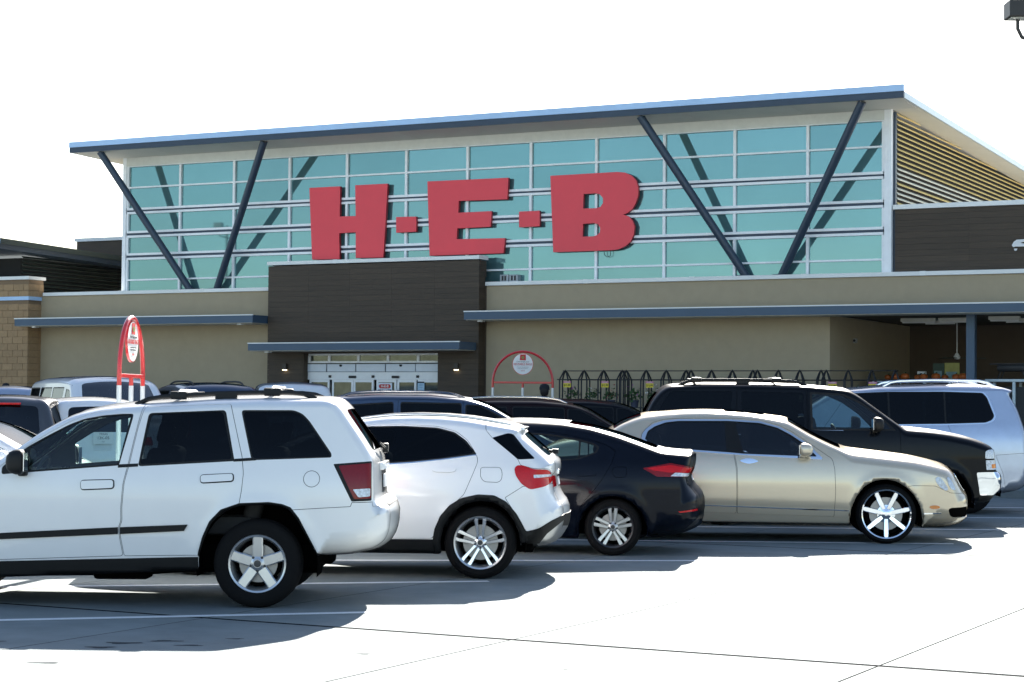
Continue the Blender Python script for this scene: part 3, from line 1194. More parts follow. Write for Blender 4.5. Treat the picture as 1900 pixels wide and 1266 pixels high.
        C_ = V[TR].mean(1)
        keep = inside(C_, outer)
        TR, C_ = TR[keep], C_[keep]
        pos = mp(V)
        e = .006
        d1 = mp(np.stack([np.clip(V[:, 0] + e, 0, t[-1]), V[:, 1]], 1)) - mp(np.stack([np.clip(V[:, 0] - e, 0, t[-1]), V[:, 1]], 1))
        wv = np.interp(V[:, 0], t, yw)
        d2 = mp(np.stack([V[:, 0], np.clip(V[:, 1] + e, -wv, wv)], 1)) - mp(np.stack([V[:, 0], np.clip(V[:, 1] - e, -wv, wv)], 1))
        nor = np.cross(d1, d2)
        nn = np.stack([np.interp(V[:, 0], t, nrm[:, 0]), np.zeros(len(V)), np.interp(V[:, 0], t, nrm[:, 1])], 1)
        Ln = np.linalg.norm(nor, axis=1)
        bad = Ln < 1e-9
        nor[bad] = nn[bad]
        nor /= np.maximum(np.linalg.norm(nor, axis=1), 1e-9)[:, None]
        sg = np.sign((nor * nn).sum(1))
        sg[sg == 0] = 1
        nor *= sg[:, None]
        # triangle orientation outward
        fa = np.cross(pos[TR[:, 1]] - pos[TR[:, 0]], pos[TR[:, 2]] - pos[TR[:, 0]])
        neg = (fa * nor[TR[:, 0]]).sum(1) < 0
        TR[neg] = TR[neg][:, ::-1]
        cls = np.full(len(TR), -1)
        for k, f in enumerate(F):
            m = (cls < 0) & inside(C_, f['P'])
            cls[m] = k
        s.stripdata = (V, TR, pos, nor, cls, F)
        shell_mesh('body_top', pos, nor, TR[cls == -1], s.paint, s.root, 0, .0)
        for k, f in enumerate(F):
            tk = TR[cls == k]
            if len(tk):
                o = shell_mesh(f['n'], pos, nor, tk, f.get('mat', s.paint), s.root, f.get('off', 0.), f.get('skirt', .012))

    def tof(s, p):
        d = np.hypot(s.T[:, 0] - p[0], s.T[:, 1] - p[1])
        L = np.hypot(*np.diff(s.T[:, :2], axis=0).T)
        t = np.concatenate([[0], np.cumsum(L)])
        return float(t[int(np.argmin(d))])

    def build_wells(s):
        for wx, _ in s.wheels:
            R = s.arch_r + .03
            for sg in (1, -1):
                y0 = float(s.W(np.array([wx]), np.array([s.zw + s.arch_r]))[0]) - .03
                m = MB()
                vs = []
                n = 20
                for k in range(n + 1):
                    a = math.radians(-12 + 204 * k / n)
                    for yy in (y0, y0 - .42):
                        vs.append((wx + R * math.cos(a), yy * sg, s.zw + R * math.sin(a)))
                c0 = len(vs)
                fs = [(2 * k, 2 * k + 1, 2 * k + 3, 2 * k + 2) for k in range(n)]
                fs.append(tuple(2 * k + 1 for k in range(n + 1)))
                m.add(vs, fs)
                m.build('wheel_arch_liner', GAP, s.root)

    def lining(s, belt):
        V, T, cls, F = s.sideV, s.sideT, s.sidecls, s.sideF
        opaque = np.array([True if k < 0 else not F[k].get('clear', False) for k in cls])
        C_ = V[T].mean(1)
        m = opaque & (C_[:, 1] > belt)
        tk = T[m]
        if len(tk):
            for sg in (1, -1):
                y = np.maximum(s.side_y - .035, .02)
                pos = np.stack([V[:, 0], y * sg, V[:, 1]], 1)
                nor = -s.side_n.copy()
                nor[:, 1] *= sg
                shell_mesh('interior_trim', pos, nor, tk, LINING, s.root, 0, 0, flip=(sg < 0))
        V, T, pos, nor, cls, F = s.stripdata
        opaque = np.array([True if k < 0 else not F[k].get('clear', False) for k in cls])
        C_ = pos[T].mean(1)
        m = opaque & (C_[:, 2] > belt + .1)
        if m.any():
            shell_mesh('headliner', pos - nor * .04, -nor, T[m][:, ::-1], LINING, s.root, 0, 0)

    def underbody(s):
        x0, x1 = s.T[:, 0].min() + .25, s.T[:, 0].max() - .25
        zb = min(s.out[:, 1]) + .02
        w = float(s.W(np.array([0.]), np.array([.5]))[0])
        xs = sorted(q[0] for q in s.wheels)
        x0, x1 = max(x0, xs[0] - .48), min(x1, xs[1] + .55)
        m = MB().box(x0, x1, -w + .30, w - .30, zb + .05, zb + .24)
        m.box(xs[0] + s.arch_r + .02, xs[1] - s.arch_r - .02, -w + .10, w - .10, zb + .04, zb + .20)
        m.box(xs[0] - .07, xs[0] + .07, -w + .2, w - .2, s.zw - .07, s.zw + .05)
        m.box(xs[1] - .05, xs[1] + .05, -w + .2, w - .2, s.zw - .06, s.zw + .04)
        m.build('underbody', GAP, s.root)

    def put_wheels(s, key, inset, ww):
        for wx, _ in s.wheels:
            yw = float(s.secf(np.array([s.zw]))[0] * s.planf(np.array([wx]))[0]) - inset - ww / 2
            for sg in (1, -1):
                wl_ = copy_tree(WHEELS[key], s.root)
                wl_.location = (wx, yw * sg, s.wr)
                wl_.rotation_euler = (0, 0, 0 if sg > 0 else math.pi)

    # --- fittings
    def part(s, name, mb, mat, smooth=False, parent=None):
        return mb.build(name, mat, parent or s.root, smooth=smooth)

    def seats(s, rows, zc, mat=None, w=.5, dy=.36):
        for x in rows:
            for sg in (1, -1):
                m = MB()
                m.rbox(x - .05, x + .45, sg * dy - w / 2, sg * dy + w / 2, zc - .16, zc, .05)
                tilt = Matrix.Translation((x - .02, sg * dy, zc - .05)) @ Matrix.Rotation(math.radians(-14), 4, 'Y')
                m.rbox(-.07, .07, -w / 2 + .02, w / 2 - .02, 0, .60, .055, 3, tilt)
                st = m.build('seat', mat or SEATM, s.root, smooth=True)
                h = MB().rbox(-.05, .05, -.13, .13, .64, .82, .045, 3, tilt)
                h.build('headrest', mat or SEATM, st, smooth=True)

    def dash(s, x, z, w=.62, wheel_side=1, wheel_x=None):
        m = MB().rbox(x - .05, x + .40, -w, w, z - .25, z, .06, 3)
        s.part('dashboard', m, SEATM, True)
        c = Vector((x - .16, .36 * wheel_side, z - .02))
        pts = []
        for k in range(24):
            a = 2 * math.pi * k / 24
            pts.append(c + Vector((-.07 * math.sin(a) * 1.0, .185 * math.cos(a), .172 * math.sin(a))))
        m = MB().tube(pts, .016, 8, True)
        sw = s.part('steering_wheel', m, LINING, True)
        MB().tube([c + Vector((0, -.17, 0)), c + Vector((0, .17, 0))], .018, 6).tube([c, c + Vector((.2, 0, -.1))], .03, 6).build('steering_column', LINING, sw)

    def mirror(s, x, z, mat, size=(.10, .22, .16), foot=True, out=.02):
        for sg in (1, -1):
            y0 = s.yat(x, z - .02)
            bm = bmesh.new()
            bmesh.ops.create_icosphere(bm, subdivisions=3, radius=1)
            for v in bm.verts:
                c_ = v.co
                fx = abs(c_.x) ** .8 * (1 if c_.x > 0 else -1) * size[0]
                if c_.x < 0:
                    fx *= .35
                v.co = Vector((x + fx, (y0 + out + size[1] * .55) * sg + math.copysign(abs(c_.y) ** .72, c_.y) * size[1] / 2, z + size[2] * .35 + math.copysign(abs(c_.z) ** .75, c_.z) * size[2] / 2))
            me = bpy.data.meshes.new('mirror')
            bm.to_mesh(me)
            bm.free()
            me.materials.append(mat)
            me.shade_smooth()
            o = link('mirror', me, s.root)
            MB().rbox(x - size[0] * .37 - .004, x - size[0] * .37 + .002, (y0 + out + size[1] * .55) * sg - size[1] * .38, (y0 + out + size[1] * .55) * sg + size[1] * .38, z + size[2] * .35 - size[2] * .36, z + size[2] * .35 + size[2] * .36, .001, 1).build('mirror_glass', CHROME, o)
            a, b = sorted(((y0 - .02) * sg, (y0 + out + size[1] * .25) * sg))
            MB().rbox(x - .035, x + .035, a, b, z - size[2] * .22, z + size[2] * .12, .015).build('mirror_foot', mat, o, smooth=True)

    def rails(s, x0, x1, mat, h=.05, inset=.02, r=.018, bars=(), barmat=None, feet=True):
        """Roof rails following the roof, from x0 (rear) to x1 (front)."""
        T = s.T
        roofsel = T[:, 1] > T[:, 1].max() - .25
        xs, zs = T[roofsel, 0], T[roofsel, 1]
        o_ = np.argsort(xs)
        xs, zs = xs[o_], zs[o_]
        ys = np.interp(xs, T[roofsel, 0][o_], (s.yw[roofsel])[o_])

        def pt(x, up):
            return (x, float(np.interp(x, xs, ys)) - inset, float(np.interp(x, xs, zs)) + up)
        for sg in (1, -1):
            path = []
            N = 14
            for k in range(N + 1):
                f = k / N
                x = x0 + (x1 - x0) * f
                up = h * min(1, min(f, 1 - f) * 9) ** .6 if 0 < f < 1 else -.005
                p = pt(x, up)
                path.append((p[0], p[1] * sg, p[2]))
            m = MB().tube(path, r, 8)
            o = s.part('roof_rail', m, mat, True)
            if feet:
                xm = (x0 + x1) / 2
                p = pt(xm, 0)
                MB().rbox(xm - .09, xm + .09, p[1] * sg - .018, p[1] * sg + .018, p[2] - .01, p[2] + h, .006, 1).build('rail_foot', mat, o)
        for bxx in bars:
            p = pt(bxx, h + .02)
            m = MB()
            pa = [(bxx, -p[1] - .03, p[2] - .01), (bxx, -p[1] + .1, p[2] + .015), (bxx, p[1] - .1, p[2] + .015), (bxx, p[1] + .03, p[2] - .01)]
            m.tube(pa, .02, 8)
            cb = s.part('cross_bar', m, barmat or mat, True)
            for sg in (1, -1):
                MB().rbox(bxx - .07, bxx + .07, p[1] * sg - .035, p[1] * sg + .035, p[2] - .05, p[2] + .018, .015).build('bar_clamp', TRIM, cb, smooth=True)


def circ_arch(wx, zw, R, zf, zr, n=14):
    """Arch opening points from the front foot to the rear foot, front foot at height zf."""
    af = math.asin(max(-1, min(1, (zf - zw) / R)))
    ar = math.pi - math.asin(max(-1, min(1, (zr - zw) / R)))
    return [(wx + R * math.cos(af + (ar - af) * k / n), zw + R * math.sin(af + (ar - af) * k / n)) for k in range(n + 1)]


def tracer(s, cx, gy, dr):
    """Photograph measurements to metres in a car's own frame (x forward from the measured wheel, z up)."""
    def P(reg, pts):
        ox, oy, k = reg
        return [((ox + a / k - cx) * dr / s, (gy - (oy + b / k)) / s) for a, b in pts]
    return P


def att(pts, r, ry, c=.02):
    return [(x, z, r, ry, c) for x, z in pts]

# ------------------------------------------------------------------ wheels
make_wheel('jeep', .352, .225, .235, 5, [([(.055, -.042), (.13, -.043), (.150, -.040), (.215, -.042), (.215, .042), (.150, .040), (.13, .043), (.055, .042)], 0)], ALLOY, ALLOY, hub=.072, dish=.012)
for _t in ():
    pass
tw = [([(.05, .006), (.10, .012), (.205, .022), (.228, .018), (.228, .056), (.20, .056), (.11, .040), (.05, .034)], 0), ([(.05, -.034), (.11, -.040), (.20, -.056), (.228, -.056), (.228, -.018), (.205, -.022), (.10, -.012), (.05, -.006)], 0)]
make_wheel('twin', .338, .242, .235, 5, tw, ALLOY, ALLOY_B, hub=.062, dish=.03)
tw2 = [([(.045, .004), (.10, .007), (.212, .014), (.212, .058), (.10, .040), (.045, .032)], 0), ([(.045, -.032), (.10, -.040), (.212, -.058), (.212, -.014), (.10, -.007), (.045, -.004)], 0)]
make_wheel('twotone', .311, .220, .215, 5, tw2, ALLOY_D, ALLOY, hub=.058, dish=.02)
sev = [([(.06, -.024), (.12, -.028), (.20, -.029), (.265, -.026), (.278, -.019), (.278, .019), (.265, .026), (.20, .029), (.12, .028), (.06, .024)], 0)]
make_wheel('seven', .355, .290, .255, 7, sev, CHROME, CHROME, hub=.108, hubmat=CHROME, dish=.03, lugs=0, phase=-math.pi / 2)
make_wheel('plain', .36, .225, .235, 6, [([(.05, -.03), (.215, -.036), (.215, .036), (.05, .03)], 0)], ALLOY, ALLOY, hub=.06, seg=24, lugs=0)
make_wheel('plain_small', .32, .205, .215, 5, [([(.05, -.03), (.197, -.04), (.197, .04), (.05, .03)], 0)], ALLOY, ALLOY, hub=.06, seg=24, lugs=0)

R1 = (0, 720, 4.0)
R2 = (380, 720, 3.015)
R3 = (660, 740, 3.617)
R4 = (960, 740, 4.084)
R5 = (1140, 740, 4.521)
R6 = (1480, 740, 4.521)
R7 = (1180, 690, 5.0)
R8 = (1540, 690, 4.69)
PX = (0, 0, 1.0)


def place(x, d, W):
    """Root position so that the near side of the car stands at depth d."""
    return (x, d + W, 0)


# ---------------------------------------------------------------- white five-door 4x4 with roof rack
P = tracer(233.4, 475, 1130, -1)
top = (att(P(PX, [(588, 1034), (640, 1031), (688, 1021), (708, 1006), (716, 985), (718, 952), (710, 938)]), .20, .30, .04)
       + att(P(PX, [(694, 934), (690, 925), (687, 852)]), .06, .10, .03)
       + att(P(PX, [(668, 820), (624, 758)]), .07, .12, .03)
       + att(P(PX, [(612, 744), (595, 740)]), .08, .18, .02)
       + att(P(PX, [(480, 740), (380, 743), (255, 752), (212, 755), (175, 759.5), (140, 767)]), .085, .19, .03)
       + att(P(PX, [(112, 778.5), (88, 792), (62, 807), (0, 853), (-50, 889)]), .06, .12, .05)
       + att(P(PX, [(-75, 899), (-200, 908), (-285, 923), (-315, 943)]), .11, .2, .03)
       + att(P(PX, [(-326, 975), (-328, 992)]), .10, .16, .03)
       + att(P(PX, [(-345, 1003), (-342, 1035), (-320, 1062), (-246, 1066)]), .2, .3, .05))
bottom = P(PX, [(-246, 1060), (-243, 1040), (-228, 990), (-196, 955), (-150, 940), (-104, 945), (-68, 972), (-48, 1012), (-42, 1050), (-40, 1077), (0, 1075), (367, 1060), (367.5, 1031), (377.5, 1000), (390, 972.5), (410, 951), (443, 939.5), (496, 937), (519, 940), (534, 946), (549, 964), (587, 1031)])
P1 = lambda *q: P(R1, q)
P2 = lambda *q: P(R2, q)
side = [
    dict(n='window', key='w1', clear=True, poly=P1((196, 462), (330, 380), (470, 303), (580, 258), (720, 231), (860, 217), (930, 216), (860, 578), (196, 632)), mat=G_CLEAR, off=-.008, par='d1', round=.02),
    dict(n='window', key='w2', clear=True, poly=P1((1078, 208), (1615, 185), (1705, 535), (1020, 580)), mat=G_DARK, off=-.008, par='d2', round=.03),
    dict(n='quarter_window', key='w3', clear=True, poly=P2((186, 140), (468, 137), (515, 155), (556, 195), (684, 372), (684, 386), (254, 400)), mat=G_DARK, off=-.008, round=.03),
    dict(n='window_seal', key='s1', poly=P1((0, 608), (110, 510), (186, 452), (330, 368), (470, 292), (580, 247), (720, 220), (860, 207), (947, 206), (945, 240), (868, 590), (0, 662)), mat=TRIM, off=-.003, par='d1', round=.02),
    dict(n='window_seal', key='s2', poly=P1((1062, 200), (1622, 174), (1640, 190), (1722, 545), (1720, 552), (1008, 596)), mat=TRIM, off=-.003, par='d2', round=.03),
    dict(n='window_seal', key='s3', poly=P2((174, 130), (470, 128), (522, 148), (564, 190), (694, 370), (694, 392), (248, 410)), mat=TRIM, off=-.003, round=.03),
    dict(n='belt_strip', key='b1', poly=P1((860, 583), (1010, 575), (1010, 597), (860, 607)), mat=TRIM, off=.004, round=.002),
    dict(n='belt_strip', key='b2', poly=P1((1715, 536), (1880, 524), (1880, 545), (1715, 556)), mat=TRIM, off=.004, round=.002),
    dict(n='door_handle', key='h1', poly=P1((594, 706), (832, 698), (834, 756), (598, 768)), mat=P_WHITE, off=.022, par='d1', round=.02, skirt=.026),
    dict(n='door_handle', key='h2', poly=P1((1479, 660), (1716, 646), (1718, 697), (1482, 712)), mat=P_WHITE, off=.022, par='d2', round=.02, skirt=.026),
    dict(n='handle_recess', key='r1', poly=P1((586, 698), (840, 690), (842, 764), (590, 776)), mat=GAP, off=-.004, par='d1', round=.03),
    dict(n='handle_recess', key='r2', poly=P1((1471, 652), (1724, 638), (1726, 705), (1474, 720)), mat=GAP, off=-.004, par='d2', round=.03),
    dict(n='side_moulding', key='m1', poly=P1((-300, 1112), (0, 1095), (872, 1045), (872, 1095), (0, 1140), (-300, 1156)), mat=TRIM, off=.014, par='d1', round=.003, skirt=.018),
    dict(n='side_moulding', key='m2', poly=P1((888, 1045), (1388, 1022), (1362, 1068), (888, 1095)), mat=TRIM, off=.014, par='d2', round=.003, skirt=.018),
    dict(n='reverse_lamp', key='rl', poly=P2((818, 568), (912, 562), (912, 606), (850, 612)), mat=CLEARLENS, off=.006, par='tl', round=.01),
    dict(n='tail_lamp', key='tl', poly=P2((735, 438), (914, 422), (916, 618), (826, 622)), mat=DARKRED, off=.006, round=.015),
    dict(n='lamp_surround', key='ls', poly=P2((706, 428), (918, 411), (922, 630), (812, 636)), mat=TRIM, off=.001, round=.01),
    dict(n='fuel_door', key='fd', seam=True, side='near', poly=[(P(PX, [(574.7, 889.5)])[0][0] + .067 * math.cos(a * .314), P(PX, [(574.7, 889.5)])[0][1] + .067 * math.sin(a * .314)) for a in range(20)], round=.01),
    dict(n='rocker_cover', key='rk', poly=P(PX, [(-60, 1050), (0, 1046), (366, 1035), (366, 1080), (-60, 1090)]), mat=TRIM, off=.006, round=.003),
    dict(n='arch_edge', key='ae', poly=P(PX, [(366, 1034), (366, 1028), (374, 998), (387, 969), (408, 947), (442, 935), (497, 932.5), (521, 936), (537, 942), (553, 962), (591, 1034), (480, 1060)]), mat=TRIM, off=.003, round=.01),
    dict(n='rear_bumper', key='rb', seam=True, poly=P2((500, 742), (470, 683), (805, 662), (812, 640), (930, 636), (930, 660), (1120, 660), (1120, 960), (610, 960)), round=.005),
    dict(n='door', key='d1', seam=True, poly=P1((1022, 120), (985, 300), (935, 590), (905, 720), (893, 900), (895, 1000), (878, 1040), (885, 1120), (912, 1260), (-390, 1310), (-390, 700), (-60, 640), (0, 590), (190, 440), (330, 350), (470, 270), (620, 205), (800, 170)), round=.03),
    dict(n='door', key='d2', seam=True, poly=P1((1026, 150), (1060, 152), (1672, 125), (1720, 300), (1780, 520), (1795, 640), (1785, 760), (1768, 872), (1700, 1100), (1480, 1250), (916, 1260), (889, 1120), (882, 1040), (899, 1000), (897, 900), (909, 720), (939, 590), (989, 300)), round=.02),
]
a_ = lambda x, y: P(PX, [(x, y)])[0]
strip = [
    dict(n='rear_window', a=a_(682, 838), b=a_(628, 764), ha=.52, hb=.46, mat=G_REAR, off=-.004, round=.08, clear=True),
    dict(n='windshield', a=a_(128, 771), b=a_(-48, 888), ha=.50, hb=.64, mat=G_CLEAR, off=-.004, round=.08, clear=True),
    dict(n='number_plate', a=a_(689.5, 912), b=a_(688, 885), ha=.15, mat=PLATE, off=.016, round=.01),
    dict(n='plate_recess', a=a_(690, 920), b=a_(687.5, 872), ha=.22, mat=TRIM, off=-.002, round=.02),
    dict(n='bumper_step', a=a_(713, 942), b=a_(700, 936), ha=.5, mat=TRIM, off=.004, round=.01),
    dict(n='grille', a=a_(-318, 950), b=a_(-328, 990), ha=.42, mat=TRIM, off=-.01, round=.02),
    dict(n='head_lamp', a=a_(-318, 950), b=a_(-328, 985), ha=(.46, .62), mat=CLEARLENS, off=.004, round=.03),
]
SEC = [(.2, .82), (.4, .855), (.6, .872), (.85, .878), (1.0, .868), (1.10, .85), (1.25, .81), (1.45, .745), (1.68, .66)]
PLAN = [(-1.2, .955), (-.7, .985), (0, 1.0), (2.2, 1.0), (2.9, .985), (3.6, .93)]
jeep = Car('parked_suv', 'dusty white boxy off-roader with silver roof bars and five spoke wheels', 'suv', None, top, bottom, SEC, PLAN,
           [(0, 0), (2.64, 0)], 'jeep', P_WHITE, place(-2.01, 15.45, .865), math.pi + math.radians(0.0), step=.034, side=side, strip=strip, arch_r=.455, wheel_r=.352, flare=.012, belt=1.05, near=1)
jeep.seats((1.02, .12), .72)
jeep.dash(2.02, 1.02)
jeep.mirror(1.86, 1.08, TRIM, (.11, .17, .20))
jeep.rails(-.42, 1.05, TRIM, h=.045, r=.020, bars=(.70, -.06), barmat=ALLOY)
x0, z0 = a_(636, 757)
x1, z1 = a_(690, 838)
jeep.part('rear_wiper', MB().rbox(x1 - .06, x1 - .01, -.05, .05, z1 - .03, z1 + .05, .012).tube([(x1 - .05, 0, z1), (x1 - .01, .3, z1 + .06)], .008, 6), TRIM, True)
x1, z1 = a_(693, 873)
jeep.part('tailgate_handle', MB().rbox(x1 - .035, x1 + .05, -.34, .34, z1 - .015, z1 + .05, .012), P_WHITE, True)
m = MB()
for xx in (.10, .14):
    pass
jeep.part('exhaust_pipe', MB().tube([(2.0, .45, .24), (1.0, .5, .26), (.4, .5, .3)], .035, 8).rbox(.9, 1.35, .38, .62, .2, .33, .03), GAP, True)

# ---------------------------------------------------------------- white compact crossover
P = tracer(199, 899, 1076, -1)
P3 = lambda *q: P(R3, q)
top = (att(P3((1145, 996), (1235, 990), (1320, 972), (1365, 940), (1415, 858), (1420, 785), (1415, 725), (1385, 695)), .24, .38, .05)
       + att(P3((1350, 620), (1336, 522), (1362, 500), (1362, 428)), .20, .34, .04)
       + att(P3((1320, 404), (1215, 312), (1128, 240)), .13, .24, .04)
       + att(P3((1135, 210), (1095, 192)), .07, .20, .02)
       + att(P3((1000, 178), (880, 158), (760, 140), (600, 127), (400, 122), (200, 130), (0, 155), (-150, 195)), .09, .2, .03)
       + att(P3((-420, 300), (-800, 480)), .06, .12, .06)
       + att(P3((-900, 510), (-1100, 540), (-1450, 620), (-1600, 690)), .12, .22, .03)
       + att(P3((-1680, 800), (-1700, 900), (-1690, 970), (-1600, 1015), (-1380, 1040)), .25, .36, .06))
wx = 1943 / 3.617 / 199
bottom = circ_arch(wx, .337, .40, .17, .17) + P3((-700, 1045), (600, 1045), (592, 960), (620, 850), (680, 760), (760, 705), (860, 682), (960, 692), (1040, 742), (1100, 820), (1130, 900), (1142, 985))
side = [
    dict(n='window', key='w2', clear=True, poly=P3((100, 205), (330, 200), (560, 210), (676, 240), (752, 294), (818, 368), (600, 402), (400, 424), (140, 442), (20, 446), (20, 208)), mat=G_DARK, off=-.007, par='d2', round=.03),
    dict(n='window', key='w1', clear=True, poly=P3((-20, 208), (-170, 240), (-420, 345), (-620, 452), (-300, 452), (-20, 446)), mat=G_DARK, off=-.007, par='d1', round=.03),
    dict(n='window_seal', key='s1', poly=P3((90, 197), (330, 192), (562, 202), (682, 232), (762, 287), (832, 372), (832, 380), (600, 412), (400, 434), (140, 452), (-660, 465), (-420, 335), (-170, 228), (-20, 200)), mat=TRIM, off=-.002, round=.02),
    dict(n='belt_strip', key='bs', poly=P3((832, 378), (838, 386), (600, 420), (400, 442), (140, 460), (-660, 474), (-660, 464), (140, 450), (400, 432), (600, 410)), mat=CHROME, off=.003, round=.002),
    dict(n='door_handle', key='h2', poly=P3((535, 488), (560, 474), (690, 468), (705, 478), (695, 494), (660, 503), (560, 500)), mat=P_WHITE2, off=.02, par='d2', round=.02, skirt=.024),
    dict(n='rear_side_glass', key='q1', poly=P3((935, 268), (1040, 236), (1075, 240), (1150, 330), (1230, 405), (1115, 411), (1040, 350)), mat=G_DARK, off=.002, round=.02),
    dict(n='lamp_clear_band', key='lb', poly=P3((1220, 512), (1335, 508), (1335, 526), (1222, 534)), mat=CLEARLENS, off=.008, par='tl', round=.006),
    dict(n='tail_lamp', key='tl', poly=P3((1092, 470), (1110, 450), (1150, 450), (1215, 474), (1325, 480), (1342, 560), (1300, 590), (1200, 611), (1140, 572), (1100, 515)), mat=REDLENS, off=.007, round=.03),
    dict(n='skid_plate', key='sk', poly=P3((1240, 1000), (1310, 905), (1380, 850), (1460, 795), (1460, 1000)), mat=ALLOY, off=.004, round=.01),
    dict(n='cladding', key='cl', poly=P3((548, 952), (560, 880), (600, 790), (660, 720), (740, 670), (850, 645), (960, 650), (1040, 690), (1110, 770), (1150, 840), (1175, 890), (1260, 870), (1340, 820), (1460, 768), (1460, 1020), (548, 1080)), mat=TRIM, off=.008, round=.02),
    dict(n='rocker_cover', key='rk', poly=P3((-1900, 960), (548, 950), (548, 1080), (-1900, 1080)), mat=TRIM, off=.006, round=.004),
    dict(n='fuel_door', key='fd', seam=True, side='near', poly=P3((865, 470), (880, 462), (1000, 462), (1014, 500), (1010, 545), (985, 566), (890, 562), (864, 530)), round=.03),
    dict(n='rear_bumper', key='rb', seam=True, poly=P3((1030, 665), (1150, 588), (1330, 575), (1480, 570), (1480, 1000), (1180, 900), (1100, 770)), round=.01),
    dict(n='tailgate', key='tg', seam=True, poly=P3((885, 150), (890, 215), (935, 268), (1040, 350), (1115, 411), (1130, 448), (1215, 470), (1325, 476), (1345, 560), (1500, 560), (1500, 150)), round=.02),
    dict(n='door', key='d2', seam=True, poly=P3((838, 382), (848, 425), (820, 500), (757, 650), (600, 790), (548, 946), (40, 950), (30, 700), (40, 190), (330, 182), (562, 192), (690, 224), (772, 282)), round=.03),
    dict(n='door', key='d1', seam=True, poly=P3((28, 190), (20, 700), (30, 950), (-700, 950), (-700, 600), (-650, 452), (-420, 322), (-170, 215)), round=.03),
]
a_ = lambda x, y: P3((x, y))[0]
strip = [
    dict(n='rear_window', a=a_(1312, 398), b=a_(1138, 252), ha=.52, hb=.46, mat=G_REAR, off=-.003, round=.08, clear=True),
    dict(n='windshield', a=a_(-170, 204), b=a_(-790, 476), ha=.48, hb=.62, mat=G_CLEAR, off=-.003, round=.08, clear=True),
    dict(n='tail_lamp', a=a_(1350, 600), b=a_(1345, 525), ha=(.34, .60), mat=REDLENS, off=.005, round=.03),
    dict(n='number_plate', a=a_(1346, 600), b=a_(1340, 545), ha=.16, mat=PLATE, off=.008, round=.01),
    dict(n='skid_plate', a=a_(1235, 990), b=a_(1410, 862), ha=.46, mat=ALLOY, off=.004, round=.02),
    dict(n='cladding', a=a_(1210, 992), b=a_(1420, 785), ha=.7, mat=TRIM, off=.006, round=.02),
    dict(n='grille', a=a_(-1640, 740), b=a_(-1690, 900), ha=.36, mat=TRIM, off=-.01, round=.03),
]
SEC = [(.2, .80), (.35, .86), (.55, .895), (.8, .90), (.95, .885), (1.05, .865), (1.2, .80), (1.5, .66)]
PLAN = [(-1.0, .93), (-.5, .975), (0, 1.0), (2.4, 1.0), (3.0, .97), (3.7, .88)]
gla = Car('parked_crossover', 'clean white compact crossover with black wheel arch cladding and twin spoke wheels', 'crossover', None, top, bottom, SEC, PLAN,
          [(0, 0), (wx, 0)], 'twin', P_WHITE2, place(-.24, 18.13, .885), math.pi + math.radians(-3), step=.036, side=side, strip=strip, arch_r=.40, wheel_r=.338, flare=.012, belt=1.02, near=1)
gla.seats((1.2, .35), .62)
gla.dash(1.75, .95)
gla.rails(-.35, 1.5, ALLOY, h=.012, r=.012, feet=False)
x1, z1 = a_(1335, 378)
gla.part('rear_wiper', MB().tube([(x1 - .03, -.02, z1 + .02), (x1 + .05, .1, z1 + .02), (x1 + .10, .35, z1 + .06)], .012, 6).rbox(x1 - .05, x1 + .02, -.05, .03, z1 - .01, z1 + .04, .01), TRIM, True)
gla.part('roof_spoiler', MB().prism(P3((990, 179), (1148, 200), (1142, 213), (1098, 233), (1045, 238), (985, 215)), 'y', -.50, .50), P_WHITE2)
x1, z1 = a_(1370, 505)
gla.part('tailgate_strip', MB().rbox(x1 - .02, x1 + .06, -.35, .35, z1 - .015, z1 + .03, .008), CHROME, True)

# ---------------------------------------------------------------- black saloon
P = tracer(171.7, 1151, 1033, -1)
P4 = lambda *q: P(R4, q)
top = (att(P4((1040, 1056), (1200, 1036), (1325, 1004), (1417, 958), (1434, 925), (1426, 900), (1440, 830), (1432, 748), (1395, 704)), .22, .36, .05)
       + att(P4((1360, 650), (1342, 590), (1372, 540), (1384, 455), (1382, 416)), .10, .24, .03)
       + att(P4((1300, 411), (1250, 408), (1140, 398)), .07, .2, .02)
       + att(P4((1000, 350), (800, 280), (600, 226), (400, 196)), .08, .17, .03)
       + att(P4((200, 183), (0, 180), (-200, 190)), .09, .2, .03)
       + att(P4((-420, 225), (-700, 330), (-980, 470)), .06, .13, .06)
       + att(P4((-1050, 490), (-1300, 545), (-1550, 620), (-1650, 690)), .12, .22, .03)
       + att(P4((-1715, 800), (-1725, 900), (-1710, 1000), (-1640, 1045), (-1380, 1070)), .25, .36, .06))
wx = 2.67
bottom = circ_arch(wx, .311, .365, .15, .15) + P4((-820, 1066), (525, 1066), (525, 960), (550, 880), (610, 810), (690, 760), (770, 745), (850, 755), (930, 790), (1000, 860), (1035, 960), (1040, 1050))
